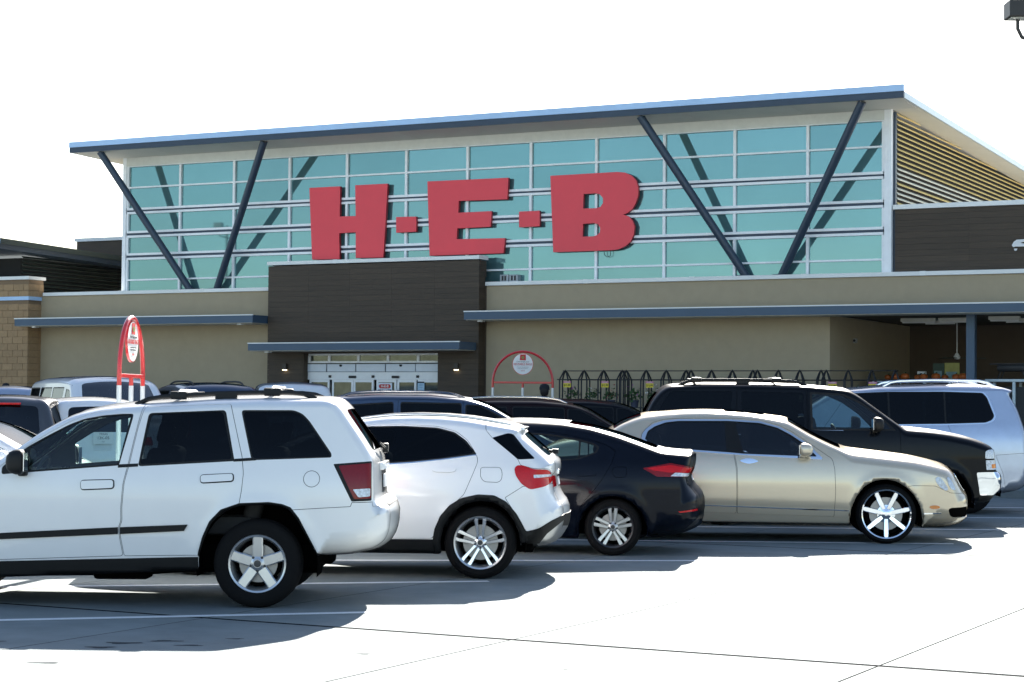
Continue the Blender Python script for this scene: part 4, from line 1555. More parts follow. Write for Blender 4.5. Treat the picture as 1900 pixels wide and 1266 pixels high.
side = [
    dict(n='window', key='w2', clear=True, poly=P4((30, 272), (300, 290), (515, 325), (515, 462), (340, 475), (30, 490)), mat=G_MID, off=-.006, par='d2', round=.015),
    dict(n='quarter_window', key='w3', clear=True, poly=P4((529, 330), (610, 350), (658, 375), (640, 412), (524, 458)), mat=G_MID, off=-.006, par='d2', round=.015),
    dict(n='window', key='w1', clear=True, poly=P4((-10, 270), (-250, 282), (-560, 365), (-760, 470), (-700, 498), (-10, 492)), mat=G_MID, off=-.006, par='d1', round=.02),
    dict(n='window_seal', key='s1', poly=P4((30, 262), (300, 280), (520, 315), (620, 342), (675, 372), (655, 418), (530, 466), (340, 484), (-720, 508), (-790, 470), (-570, 355), (-250, 270)), mat=TRIM, off=-.002, round=.02),
    dict(n='door_handle', key='h2', poly=P4((495, 584), (520, 574), (640, 572), (658, 578), (640, 590), (520, 596)), mat=P_BLUEBLK, off=.02, par='d2', round=.015, skirt=.022),
    dict(n='reverse_lamp', key='rl', poly=P4((1215, 588), (1250, 562), (1340, 564), (1376, 566), (1350, 590)), mat=CLEARLENS, off=.007, par='tl', round=.006),
    dict(n='tail_lamp_core', key='tc', poly=P4((1040, 530), (1215, 505), (1300, 518), (1380, 532), (1378, 560), (1240, 560), (1200, 560), (1080, 545)), mat=REDLENS, off=.008, par='tl', round=.01),
    dict(n='tail_lamp', key='tl', poly=P4((1005, 530), (1215, 490), (1300, 505), (1392, 525), (1382, 578), (1340, 592), (1115, 592), (1060, 562)), mat=DARKRED, off=.006, round=.015),
    dict(n='reflector', key='rf', poly=P4((1275, 853), (1415, 835), (1418, 849), (1288, 862)), mat=REDLENS, off=.006, round=.004),
    dict(n='rear_diffuser', key='df', poly=P4((1300, 1020), (1390, 930), (1460, 890), (1460, 1020)), mat=ALLOY_D, off=.003, round=.02),
    dict(n='fuel_door', key='fd', seam=True, side='near', poly=P4((770, 545), (790, 520), (880, 520), (890, 545), (880, 600), (795, 605)), round=.03),
    dict(n='boot_lid', key='bl', seam=True, poly=P4((1140, 350), (1160, 430), (1215, 486), (1300, 500), (1395, 520), (1375, 590), (1330, 600), (1340, 660), (1480, 660), (1480, 350)), round=.02),
    dict(n='door', key='d2', seam=True, poly=P4((800, 400), (770, 500), (700, 620), (640, 700), (560, 790), (518, 900), (512, 1050), (10, 1056), (0, 700), (10, 250), (300, 262), (600, 320), (720, 352)), round=.03),
    dict(n='door', key='d1', seam=True, poly=P4((4, 250), (-6, 700), (4, 1056), (-830, 1058), (-850, 700), (-810, 460), (-570, 338), (-250, 256)), round=.03),
]
a_ = lambda x, y: P4((x, y))[0]
strip = [
    dict(n='rear_window', a=a_(1100, 385), b=a_(420, 199), ha=.52, hb=.46, mat=G_REAR, off=-.003, round=.08, clear=True),
    dict(n='windshield', a=a_(-240, 193), b=a_(-960, 460), ha=.46, hb=.62, mat=G_CLEAR, off=-.003, round=.08, clear=True),
    dict(n='tail_lamp', a=a_(1352, 575), b=a_(1375, 520), ha=(.38, .62), mat=DARKRED, off=.005, round=.02),
    dict(n='number_plate', a=a_(1356, 640), b=a_(1346, 600), ha=.16, mat=PLATE, off=.006, round=.01),
    dict(n='grille', a=a_(-1680, 730), b=a_(-1720, 960), ha=.42, mat=TRIM, off=-.01, round=.03),
]
SEC = [(.15, .80), (.3, .85), (.5, .885), (.72, .895), (.85, .885), (.98, .85), (1.1, .79), (1.44, .62)]
PLAN = [(-1.1, .90), (-.6, .96), (0, 1.0), (2.3, 1.0), (2.9, .97), (3.7, .86)]
ela = Car('parked_saloon', 'black saloon with slim pointed red tail lamps and dark two tone wheels', 'sedan', None, top, bottom, SEC, PLAN,
          [(0, 0), (wx, 0)], 'twotone', P_BLUEBLK, place(1.19, 21.0, .88), math.pi + math.radians(-6), step=.04, side=side, strip=strip, arch_r=.365, wheel_r=.311, flare=.014, belt=.95, near=1, corner=.06)
ela.seats((1.25, .38), .52)
ela.dash(1.8, .85)

# ---------------------------------------------------------------- champagne limousine saloon, facing right
P = tracer(155.4, 1649, 1010.5, 1)
P5 = lambda *q: P(R5, q)
P6 = lambda *q: P(R6, q)
top = (att(P(PX, [(1085, 985), (1020, 985), (998, 965), (990, 910), (996, 860)]), .22, .34, .05)
       + att(P(PX, [(1010, 838), (1035, 828), (1090, 818), (1120, 812)]), .09, .22, .02)
       + att(P5((0, 285), (60, 245), (150, 205), (250, 172)), .07, .16, .05)
       + att(P5((400, 150), (600, 133), (800, 128), (1000, 135), (1200, 150), (1350, 172)), .09, .2, .03)
       + att(P5((1480, 207),) + P6((0, 237), (130, 315), (270, 385), (400, 442)), .06, .13, .06)
       + att(P6((480, 454), (620, 470), (800, 490), (1000, 514), (1160, 548), (1295, 585)), .14, .30, .04)
       + att(P6((1355, 640), (1425, 775)), .16, .34, .04)
       + att(P6((1470, 822), (1478, 900), (1466, 960), (1472, 1010), (1410, 1052), (1290, 1076), (1075, 1086)), .24, .38, .05))
xr = -474 / 155.4
bottom = P6((1065, 1080), (1060, 1000), (1040, 900), (990, 810), (930, 750), (850, 700), (760, 682), (660, 695), (580, 740), (510, 830), (470, 930), (458, 1060), (440, 1068)) + P5((640, 1062),) + circ_arch(xr, .355, .405, .17, .17)
side = [
    dict(n='window', key='w2', clear=True, poly=P5((283, 355), (308, 305), (365, 266), (455, 232), (560, 219), (952, 216), (968, 462), (450, 428), (300, 400)), mat=G_BLUE, off=-.006, par='d2', round=.03),
    dict(n='window', key='w1', clear=True, poly=P5((1042, 218), (1250, 232), (1392, 270), (1500, 328), (1620, 408), (1680, 462), (1708, 495), (1108, 474)), mat=G_BLUE, off=-.006, par='d1', round=.03),
    dict(n='window_seal', key='s1', poly=P5((275, 370), (300, 299), (360, 258), (452, 224), (560, 211), (980, 207), (1250, 222), (1400, 262), (1510, 320), (1630, 400), (1725, 500), (1110, 482), (990, 472), (450, 438)), mat=TRIM, off=-.002, round=.02),
    dict(n='window_chrome', key='c1', poly=P5((246, 360), (255, 320), (285, 280), (345, 238), (440, 208), (560, 196), (980, 194), (1250, 208), (1410, 250), (1520, 308), (1640, 388), (1770, 510), (1762, 524), (1100, 494), (735, 472), (450, 446), (268, 385)), mat=CHROME, off=.004, round=.02),
    dict(n='door_handle', key='h1', poly=P5((1073, 542), (1110, 528), (1150, 520), (1200, 528), (1238, 547), (1200, 560), (1150, 568), (1105, 558)), mat=CHROME, off=.02, par='d1', round=.02, skirt=.024),
    dict(n='door_handle', key='h2', poly=P5((473, 512), (510, 498), (550, 490), (600, 498), (638, 517), (600, 530), (550, 538), (505, 528)), mat=CHROME, off=.02, par='d2', round=.02, skirt=.024),
    dict(n='sill_chrome', key='sc', poly=P5((-200, 888), (790, 912), (1718, 936)) + P6((330, 938), (455, 944), (455, 953), (330, 948)) + P5((1718, 947), (790, 921), (-200, 897)), mat=CHROME, off=.006, round=.002),
    dict(n='side_marker', key='sm', poly=[(P6((1163, 911))[0][0] + .063 * math.cos(k * .4488), P6((1163, 911))[0][1] + .022 * math.sin(k * .4488)) for k in range(14)], mat=AMBER, off=.005, round=.01),
    dict(n='bumper_chrome', key='bc', poly=P6((1070, 960), (1222, 958), (1222, 966), (1070, 972)), mat=CHROME, off=.004, round=.002),
    dict(n='head_lamp', key='hl', poly=P6((1166, 675), (1180, 658), (1205, 662), (1240, 700), (1268, 745), (1272, 768), (1250, 772), (1205, 745), (1175, 705)), mat=CLEARLENS, off=.008, round=.03),
    dict(n='head_lamp', key='hl2', poly=P6((1262, 668), (1275, 658), (1300, 690), (1325, 740), (1338, 768), (1310, 768), (1280, 735)), mat=CLEARLENS, off=.008, round=.03),
    dict(n='air_intake', key='ai', poly=P6((1278, 930), (1300, 916), (1470, 908), (1470, 1000), (1330, 1008), (1295, 985)), mat=GAP, off=-.012, round=.03),
    dict(n='rocker_cover', key='rk', poly=P5((-400, 975), (800, 978), (1718, 998)) + P6((455, 1004), (455, 1090)) + P5((-400, 1090),), mat=P_GOLD, off=-.006, round=.004),
    dict(n='door', key='d1', seam=True, poly=P5((1030, 180), (1032, 475), (1055, 600), (1060, 800), (1057, 985)) + P6((330, 1002), (342, 800), (335, 600), (318, 525), (300, 505)) + P5((1660, 385), (1520, 290), (1400, 235), (1250, 192)), round=.02),
    dict(n='door', key='d2', seam=True, poly=P5((1025, 180), (1027, 475), (1050, 600), (1055, 800), (1052, 985), (480, 972), (400, 860), (330, 640), (250, 500), (238, 380), (250, 310), (340, 222), (440, 195), (560, 185)), round=.03),
    dict(n='front_bumper', key='fb', seam=True, poly=P6((935, 738), (985, 730), (1165, 732), (1300, 790), (1500, 800), (1500, 1100), (1060, 1100), (1045, 900), (990, 805)), round=.01),
]
a_ = lambda q: q[0]
strip = [
    dict(n='rear_window', a=P5((10, 279))[0], b=P5((240, 176))[0], ha=.60, hb=.50, mat=G_REAR, off=-.003, round=.08, clear=True),
    dict(n='windshield', a=P5((1490, 210))[0], b=P6((392, 438))[0], ha=.52, hb=.66, mat=G_CLEAR, off=-.003, round=.08, clear=True),
    dict(n='sunroof', a=P5((950, 133))[0], b=P5((1290, 162))[0], ha=.36, mat=G_DARK, off=.004, round=.05),
    dict(n='grille', a=P6((1358, 652))[0], b=P6((1440, 806))[0], ha=.34, mat=CHROME, off=.006, round=.05),
    dict(n='air_intake', a=P6((1474, 870))[0], b=P6((1468, 1000))[0], ha=.46, mat=GAP, off=-.01, round=.04),
    dict(n='tail_lamp', a=P(PX, [(992, 905)])[0], b=P(PX, [(997, 862)])[0], ha=(.3, .58), mat=REDLENS, off=.004, round=.05),
]
SEC = [(.15, .84), (.3, .90), (.5, .935), (.7, .945), (.82, .935), (.93, .915), (1.02, .89), (1.15, .83), (1.5, .64)]
PLAN = [(-4.3, .90), (-3.6, .96), (-2.8, 1.0), (-.4, 1.0), (.3, .985), (.75, .94), (1.1, .86)]
ben = Car('parked_limousine', 'champagne gold luxury saloon with seven spoke chrome wheels and chrome window frames', 'sedan', None, top, bottom, SEC, PLAN,
          [(0, 0), (xr, 0)], 'seven', P_GOLD, place(4.56, 23.19, .93), math.radians(-5), step=.045, side=side, strip=strip, arch_r=.405, wheel_r=.355, flare=.012, belt=.98, near=-1, corner=.08)
ben.seats((-1.5, -2.55), .52, M('tan_leather', (.30, .21, .13), .6), w=.56, dy=.42)
ben.dash(-.95, .9, w=.66)
ben.mirror(P5((1600, 470))[0][0], P5((1600, 480))[0][1], P_GOLD, (.12, .22, .16))
MB().tube([(.40, -.2, .90), (.2, -.35, .955), (.05, -.5, .95)], .01, 6).build('wiper', TRIM, ben.root)
for wob in [o for o in ben.root.children if o.name.startswith('wheel') and 'liner' not in o.name and 'arch' not in o.name]:
    text_mesh('hub_letter', 'B', .06, .002, ALLOY_B, wob, (0, .255 / 2 - .022 - .03 + .0225, 0), bold=.002).rotation_euler = (0, 0, math.pi)

# ---------------------------------------------------------------- black full-size 4x4, facing right
P = tracer(137, 1737, 979, 1)
PP = lambda *q: P(PX, q)
P7 = lambda *q: P(R7, q)
P8 = lambda *q: P(R8, q)
top = (att(PP((1225, 930), (1192, 922), (1184, 905), (1183, 880)), .14, .2, .03)
       + att(PP((1190, 868), (1189, 800), (1190, 782)), .06, .10, .03)
       + att(PP((1198, 762), (1208, 744), (1222, 728)), .07, .12, .03)
       + att(PP((1236, 719), (1300, 715), (1400, 714.5), (1490, 716.5), (1550, 721.5)), .07, .16, .03)
       + att(PP((1576, 726), (1594, 736.5), (1626, 760.5), (1667, 790.5)), .06, .12, .05)
       + att(PP((1677, 795.5), (1721, 799), (1753, 803), (1796, 811.5), (1826, 821)), .12, .22, .03)
       + att(PP((1840, 831), (1843, 858), (1844, 872)), .07, .12, .03)
       + att(PP((1856, 880), (1857, 903), (1846, 917), (1836, 931), (1805, 934)), .14, .22, .05))
xr = -404 / 137
bottom = circ_arch(0, .365, .44, .33, .26) + PP((1670, 945), (1400, 945)) + circ_arch(xr, .365, .44, .25, .33)
side = [
    dict(n='window', key='w1', clear=True, poly=PP((1504, 732), (1560, 735), (1590, 748), (1622, 770), (1650, 797), (1504, 797)), mat=G_MID, off=-.006, par='d1', round=.02),
    dict(n='window', key='w2', clear=True, poly=PP((1372, 729), (1488, 731), (1488, 795), (1372, 793)), mat=G_DARK, off=-.006, par='d2', round=.03),
    dict(n='quarter_window', key='w3', clear=True, poly=PP((1240, 729), (1356, 729), (1348, 793), (1206, 793), (1222, 755)), mat=G_DARK, off=-.006, round=.03),
    dict(n='window_seal', key='s1', poly=PP((1500, 729), (1562, 732), (1594, 746), (1626, 768), (1658, 800), (1500, 800)), mat=TRIM, off=-.002, round=.02),
    dict(n='window_sill', key='ws', poly=PP((1504, 797.5), (1560, 798), (1560, 800.5), (1504, 800)), mat=CHROME, off=.006, round=.001),
    dict(n='head_lamp', key='hl', poly=P8((1322, 690), (1345, 676), (1470, 664), (1470, 748), (1320, 752)), mat=CLEARLENS, off=.006, round=.02),
    dict(n='signal_lamp', key='am2', poly=P8((1375, 800), (1420, 795), (1422, 832), (1380, 835)), mat=AMBER, off=.008, round=.005),
    dict(n='signal_lamp', key='sl', poly=P8((1325, 765), (1470, 760), (1470, 845), (1332, 848)), mat=CLEARLENS, off=.005, round=.01),
    dict(n='front_bumper', key='fb', poly=P8((1245, 872), (1330, 868), (1550, 868), (1550, 1030), (1440, 1066), (1276, 1066)), mat=CHROME, off=.008, round=.02),
    dict(n='lower_valance', key='lv', poly=P8((1276, 1066), (1500, 1060), (1500, 1160), (1276, 1150)), mat=TRIM, off=.002, round=.01),
    dict(n='side_moulding', key='sm', poly=PP((1420, 880), (1660, 880), (1660, 889), (1420, 889)), mat=TRIM, off=.012, round=.003),
    dict(n='door', key='d1', seam=True, poly=PP((1496, 724), (1560, 726), (1598, 742), (1630, 765), (1665, 797), (1667, 900), (1664, 938), (1496, 938)), round=.03),
    dict(n='door', key='d2', seam=True, poly=PP((1364, 724), (1494, 724), (1494, 938), (1400, 938), (1385, 900), (1366, 870), (1362, 800)), round=.03),
]
strip = [
    dict(n='rear_window', a=PP((1191, 781))[0], b=PP((1218, 733))[0], ha=.60, hb=.5, mat=G_REAR, off=-.003, round=.08, clear=True),
    dict(n='windshield', a=PP((1580, 728))[0], b=PP((1664, 788))[0], ha=.58, hb=.66, mat=G_CLEAR, off=-.003, round=.08, clear=True),
    dict(n='head_lamp', a=PP((1840.5, 834))[0], b=PP((1843, 868))[0], ha=(.56, .83), mat=CLEARLENS, off=.005, round=.03),
    dict(n='grille', a=PP((1840.5, 834))[0], b=PP((1843, 868))[0], ha=.5, mat=TRIM, off=-.004, round=.04),
    dict(n='front_bumper', a=PP((1853, 879))[0], b=PP((1847, 916))[0], ha=.80, mat=CHROME, off=.006, round=.03),
    dict(n='tail_lamp', a=PP((1190, 860))[0], b=PP((1189.5, 800))[0], ha=(.70, .9), mat=REDLENS, off=.004, round=.02),
]
SEC = [(.25, .90), (.45, .955), (.7, .98), (.95, .985), (1.15, .97), (1.28, .945), (1.45, .89), (1.92, .76)]
PLAN = [(-4.1, .97), (-3.6, .985), (-3, 1.0), (-.4, 1.0), (.4, .98), (.9, .935)]
gmc = Car('parked_suv', 'black full-size off-roader with chrome front bumper and roof rack', 'suv', None, top, bottom, SEC, PLAN,
          [(0, 0), (xr, 0)], 'plain', P_BLACK, place(5.83, 26.32, .97), math.radians(-2), step=.05, side=side, strip=strip, arch_r=.44, wheel_r=.365, flare=.02, belt=1.25, near=-1, corner=.08)
gmc.seats((-1.55, -2.4), .95, dy=.42)
gmc.dash(-1.05, 1.22, w=.7)
gmc.mirror(PP((1617, 790))[0][0], PP((1617, 798))[0][1], TRIM, (.11, .24, .20))
gmc.rails(PP((1256, 0))[0][0], PP((1498, 0))[0][0], TRIM, h=.055, r=.022, bars=(PP((1290, 0))[0][0], PP((1440, 0))[0][0]), barmat=ALLOY_B)

# ---------------------------------------------------------------- silver-blue large 4x4, facing left
P = tracer(120, 1806, 955, -1)
top = (att(PP((1872, 916), (1905, 910), (1920, 892), (1921, 866)), .2, .3, .04)
       + att(PP((1914, 850), (1911, 800)), .10, .2, .04)
       + att(PP((1898, 760), (1884, 735)), .08, .16, .04)
       + att(PP((1894, 728), (1872, 721.5)), .06, .16, .02)
       + att(PP((1830, 719), (1750, 718.5), (1650, 722), (1580, 729), (1555, 735)), .09, .2, .03)
       + att(PP((1500, 770), (1470, 788)), .06, .12, .05)
       + att(PP((1455, 793), (1420, 797), (1380, 812), (1368, 830)), .12, .22, .03)
       + att(PP((1362, 862), (1355, 880), (1358, 910), (1390, 928)), .2, .3, .05))
xf = 348 / 122
bottom = circ_arch(xf, .375, .44, .26, .26) + PP((1540, 925), (1770, 925)) + circ_arch(0, .375, .44, .26, .32)
side = [
    dict(n='window', key='w2', clear=True, poly=P8((300, 216), (560, 204), (560, 470), (470, 472)), mat=G_DARK, off=-.006, par='d1', round=.02),
    dict(n='window', key='w3', clear=True, poly=P8((575, 203), (1040, 198), (1040, 462), (580, 470)), mat=G_DARK, off=-.006, par='d2', round=.02),
    dict(n='quarter_window', key='w4', clear=True, poly=P8((1055, 198), (1372, 206), (1405, 246), (1458, 395), (1440, 425), (1385, 448), (1055, 461)), mat=G_DARK, off=-.006, round=.03),
    dict(n='window_seal', key='s1', poly=P8((270, 212), (560, 196), (1040, 191), (1376, 199), (1412, 240), (1466, 398), (1446, 432), (1388, 456), (1050, 469), (460, 480)), mat=TRIM, off=-.002, round=.03),
    dict(n='window_chrome', key='c1', poly=P8((250, 206), (560, 187), (1040, 182), (1385, 191), (1424, 236), (1480, 402), (1458, 442), (1394, 466), (1050, 479), (460, 490)), mat=CHROME, off=.003, round=.03),
    dict(n='rear_bumper', key='rb', seam=True, poly=PP((1852, 846), (1900, 842), (1935, 842), (1935, 925), (1874, 925), (1866, 880)), round=.02),
    dict(n='door', key='d2', seam=True, poly=PP((1662, 729), (1762, 728), (1767, 790), (1773, 806), (1770, 870), (1760, 918), (1664, 920)), round=.03),
    dict(n='door', key='d1', seam=True, poly=PP((1590, 732), (1659, 729), (1661, 920), (1545, 920), (1540, 800)), round=.03),
]
strip = [
    dict(n='rear_window', a=PP((1911, 792))[0], b=PP((1888, 742))[0], ha=.6, hb=.52, mat=G_REAR, off=-.003, round=.08, clear=True),
    dict(n='windshield', a=PP((1552, 737))[0], b=PP((1474, 786))[0], ha=.56, hb=.68, mat=G_CLEAR, off=-.003, round=.08, clear=True),
]
SEC = [(.25, .90), (.45, .96), (.7, .985), (.95, .985), (1.15, .97), (1.3, .94), (1.5, .88), (1.95, .74)]
PLAN = [(-1.0, .95), (-.5, .98), (0, 1.0), (2.6, 1.0), (3.2, .97), (4, .92)]
lex = Car('parked_suv', 'silver blue large off-roader with chrome framed side windows and roof rails', 'suv', None, top, bottom, SEC, PLAN,
          [(0, 0), (xf, 0)], 'plain', P_SILVER, place(7.03, 29.6, .97), math.pi + math.radians(-3), step=.055, side=side, strip=strip, arch_r=.44, wheel_r=.375, flare=.02, belt=1.25, near=1, corner=.08)
lex.seats((1.3, .45), .95, dy=.42)
lex.rails(PP((1862, 0))[0][0], PP((1655, 0))[0][0], ALLOY_B, h=.075, r=.022, feet=False)

# ------------------------------------------------------------------ background vehicles from one generic builder
def generic(kind, name, label, cat, loc, heading, paint, L=4.8, H=1.75, W=.92, tint=None, key='plain', rails=None, group=None, step=.075, lamps=True, seats=True, near=1):
    """kind: suv, saloon or van. Rear wheel at x = 0, front along +x."""
    f = H / 1.75
    tint = tint or G_DARK
    if kind == 'suv':
        k = L / 4.8
        top = (att([(-.62, .36), (-.85, .38), (-.97, .48), (-.98, .68), (-.93, .78)], .2, .3, .04)
               + att([(-.90, .95), (-.87, 1.10 * f)], .09, .16, .03) + att([(-.74, 1.42 * f), (-.64, 1.62 * f)], .09, .16, .04)
               + att([(-.52, 1.71 * f), (.1, 1.75 * f), (.9, 1.75 * f), (1.45, 1.70 * f)], .09, .2, .03)
               + att([(1.75, 1.60 * f), (2.2, 1.33 * f), (2.62, 1.10 * f)], .06, .13, .05)
               + att([(2.72, 1.07 * f), (3.3, 1.0 * f), (3.62, .90 * f)], .12, .22, .03) + att([(3.74, .75), (3.80, .55), (3.72, .33), (3.3, .28)], .22, .32, .05))
        wb, zw, R = 2.80, .355, .42
        win = [('window', [(1.42, 1.10 * f), (1.42, 1.60 * f), (1.62, 1.58 * f), (2.05, 1.34 * f), (2.36, 1.13 * f)], 'd1'), ('window', [(.48, 1.10 * f), (.46, 1.62 * f), (1.34, 1.61 * f), (1.34, 1.10 * f)], 'd2'), ('quarter_window', [(-.62, 1.18 * f), (-.50, 1.56 * f), (.34, 1.62 * f), (.36, 1.11 * f)], None)]
        doors = [('d1', [(1.38, .40), (1.38, 1.68 * f), (1.62, 1.66 * f), (2.45, 1.12 * f), (2.42, .70), (2.36, .40)]), ('d2', [(1.37, .40), (1.37, 1.68 * f), (.42, 1.68 * f), (.38, 1.0), (.42, .75), (.50, .40)])]
        ws = ((1.50, 1.68 * f), (2.60, 1.11 * f), .55, .66)
        rw = ((-.86, 1.14 * f), (-.66, 1.58 * f), .58, .52)
        lampz = (.86, 1.08 * f)
        lx = -.84
        sec = [(.2, W - .1), (.4, W - .04), (.7, W), (.95, W - .01), (1.1 * f, W - .05), (1.3 * f, W - .12), (1.75 * f, W - .26)]
    elif kind == 'saloon':
        f = H / 1.45
        top = (att([(-.70, .30), (-.95, .33), (-1.05, .45), (-1.05, .70), (-1.0, .88)], .2, .3, .04) + att([(-.95, .98 * f), (-.55, 1.02 * f)], .08, .18, .02)
               + att([(-.1, 1.22 * f), (.35, 1.38 * f)], .07, .15, .04) + att([(.7, 1.44 * f), (1.1, 1.45 * f), (1.5, 1.41 * f)], .09, .2, .03)
               + att([(1.75, 1.33 * f), (2.25, 1.08 * f), (2.5, .96 * f)], .06, .13, .05) + att([(2.6, .94 * f), (3.2, .86 * f), (3.5, .76 * f)], .12, .22, .03) + att([(3.62, .62), (3.66, .45), (3.6, .28), (3.2, .22)], .22, .32, .05))
        wb, zw, R = 2.70, .32, .375
        win = [('window', [(1.12, .96 * f), (1.12, 1.34 * f), (1.5, 1.32 * f), (1.8, 1.20 * f), (2.2, .98 * f)], 'd1'), ('window', [(.2, .96 * f), (.35, 1.2 * f), (.62, 1.33 * f), (1.05, 1.35 * f), (1.05, .96 * f)], 'd2')]
        doors = [('d1', [(1.08, .32), (1.08, 1.40 * f), (1.5, 1.38 * f), (2.28, .98 * f), (2.28, .6), (2.25, .32)]), ('d2', [(1.07, .32), (1.07, 1.40 * f), (.6, 1.38 * f), (.1, 1.0 * f), (.25, .75), (.46, .32)])]
        ws = ((1.55, 1.40 * f), (2.47, .97 * f), .5, .64)
        rw = ((-.45, 1.05 * f), (.33, 1.37 * f), .55, .48)
        lampz = (.70, .90 * f)
        lx = -.98
        sec = [(.15, W - .1), (.3, W - .05), (.6, W), (.8, W - .01), (.95 * f, W - .05), (1.1 * f, W - .12), (1.45 * f, W - .27)]
    else:
        f = H / 2.1
        top = (att([(-.75, .45), (-1.0, .48), (-1.1, .6), (-1.1, .8)], .12, .16, .02) + att([(-1.06, 1.3 * f), (-1.02, 1.9 * f)], .07, .10, .02)
               + att([(-.9, 2.06 * f), (0, 2.1 * f), (1.5, 2.1 * f), (2.35, 2.07 * f)], .12, .22, .04) + att([(2.6, 1.98 * f), (3.0, 1.6 * f), (3.25, 1.32 * f)], .07, .13, .08)
               + att([(3.35, 1.28 * f), (3.75, 1.18 * f), (3.95, 1.05 * f)], .12, .22, .04) + att([(4.05, .8), (4.1, .6), (4.05, .42), (3.75, .35)], .2, .3, .06))
        wb, zw, R = 3.3, .37, .43
        win = [('window', [(2.3, 1.28 * f), (2.3, 1.86 * f), (2.55, 1.82 * f), (2.95, 1.38 * f), (2.95, 1.28 * f)], 'd1'), ('window', [(1.2, 1.28 * f), (1.2, 1.88 * f), (2.1, 1.88 * f), (2.1, 1.28 * f)], None), ('window', [(-.9, 1.28 * f), (-.88, 1.88 * f), (.05, 1.88 * f), (.05, 1.28 * f)], None), ('window', [(.15, 1.28 * f), (.15, 1.88 * f), (1.1, 1.88 * f), (1.1, 1.28 * f)], None)]
        doors = [('d1', [(2.2, .5), (2.2, 1.98 * f), (2.6, 1.94 * f), (3.05, 1.34 * f), (3.0, .85), (2.85, .5)])]
        ws = ((2.62, 1.95 * f), (3.23, 1.34 * f), .66, .78)
        rw = ((-1.06, 1.32 * f), (-1.03, 1.85 * f), .66, .62)
        lampz = (.9, 1.3 * f)
        lx = -1.0
        sec = [(.3, W - .06), (.5, W), (1.2 * f, W), (1.4 * f, W - .03), (2.1 * f, W - .16)]
    sx = L / (top[-3][0] - min(p[0] for p in top))
    S = lambda p: (p[0] * sx, p[1])
    top = [(p[0] * sx,) + tuple(p[1:]) for p in top]
    wbs = wb * sx
    bz = top[-1][1]
    bottom = circ_arch(wbs, zw, R, max(bz - .02, .1), .26) + circ_arch(0, zw, R, .26, top[0][1] - .02)
    side = []
    for i, (n, poly, par) in enumerate(win):
        side.append(dict(n=n, key='w%d' % i, clear=True, poly=[S(p) for p in poly], mat=(tint if n != 'window' or par != 'd1' else tint), off=-.005, par=par, round=.035))
    if lamps:
        side.append(dict(n='tail_lamp', key='tl', poly=[S(p) for p in ((lx - .3, lampz[0]), (lx - .3, lampz[1]), (lx + .12, lampz[1] - .02), (lx + .26, lampz[0] + .02))], mat=REDLENS, off=.005, round=.03))
    for i, (n, poly, par) in enumerate(win):
        P_ = np.array([S(p) for p in poly])
        c_ = P_.mean(0)
        P_ = c_ + (P_ - c_) * 1.0
        side.append(dict(n='window_seal', key='s%d' % i, poly=[tuple(p) for p in offset_poly(P_, -.025)], mat=TRIM, off=-.002, par=par, round=.04))
    for kk, poly in doors:
        side.append(dict(n='door', key=kk, seam=True, poly=[S(p) for p in poly], round=.03))
    strip = [dict(n='windshield', a=S(ws[0]), b=S(ws[1]), ha=ws[2], hb=ws[3], mat=G_MID if kind != 'van' else G_SKY, off=-.003, round=.08, clear=True),
             dict(n='rear_window', a=S(rw[0]), b=S(rw[1]), ha=rw[2], hb=rw[3], mat=G_REAR, off=-.003, round=.08, clear=True)]
    if lamps:
        strip.append(dict(n='tail_lamp', a=S((lx, lampz[0])), b=S((lx + .03, lampz[1])), ha=(W - .30, W), mat=REDLENS, off=.004, round=.03))
    strip.append(dict(n='number_plate', a=S((lx - .05, lampz[0] - .08)), b=S((lx - .03, lampz[0] + .04)), ha=.15, mat=PLATE, off=.008, round=.01))
    strip.append(dict(n='head_lamp', a=S((top[-5][0] / sx, top[-5][1] - .02)), b=S((top[-4][0] / sx, top[-4][1] + .02)), ha=(W - .42, W - .2), mat=CLEARLENS, off=.004, round=.03))
    plan = [(-1.2 * sx, .94), (-.6, .98), (0, 1), (wbs - .3, 1), (wbs + .4, .96), (wbs + 1.1, .88)]
    c = Car(name, label, cat, group, top, bottom, sec, plan, [(0, 0), (wbs, 0)], key, paint, loc, heading, step=step, side=side, strip=strip, arch_r=R, wheel_r=.36 if key == 'plain' else .32, flare=.012, belt=(1.12 * f if kind == 'suv' else (.98 * f if kind == 'saloon' else 1.3 * f)), near=near, corner=.12)
    if seats:
        hz = {'suv': .78, 'saloon': .55, 'van': 1.0}[kind]
        xs = {'suv': (1.35, .45), 'saloon': (1.3, .45), 'van': (2.2, 1.2)}[kind]
        c.seats([x * sx for x in xs], hz)
        c.dash({'suv': 2.1, 'saloon': 2.0, 'van': 2.85}[kind] * sx, {'suv': 1.05 * f, 'saloon': .92 * f, 'van': 1.3 * f}[kind])
        c.mirror({'suv': 2.15, 'saloon': 2.0, 'van': 2.95}[kind] * sx, {'suv': 1.14 * f, 'saloon': 1.0 * f, 'van': 1.38 * f}[kind], paint, (.10, .20, .15))
    if rails:
        c.rails(-.45, 1.4 * sx, rails, h=.05, r=.02, feet=False)
    c.sx = sx
    return c


def at(px, d):
    """World x of a point seen in image column px (of 1900) at depth d."""
    return (px - 950) / 3606 * d


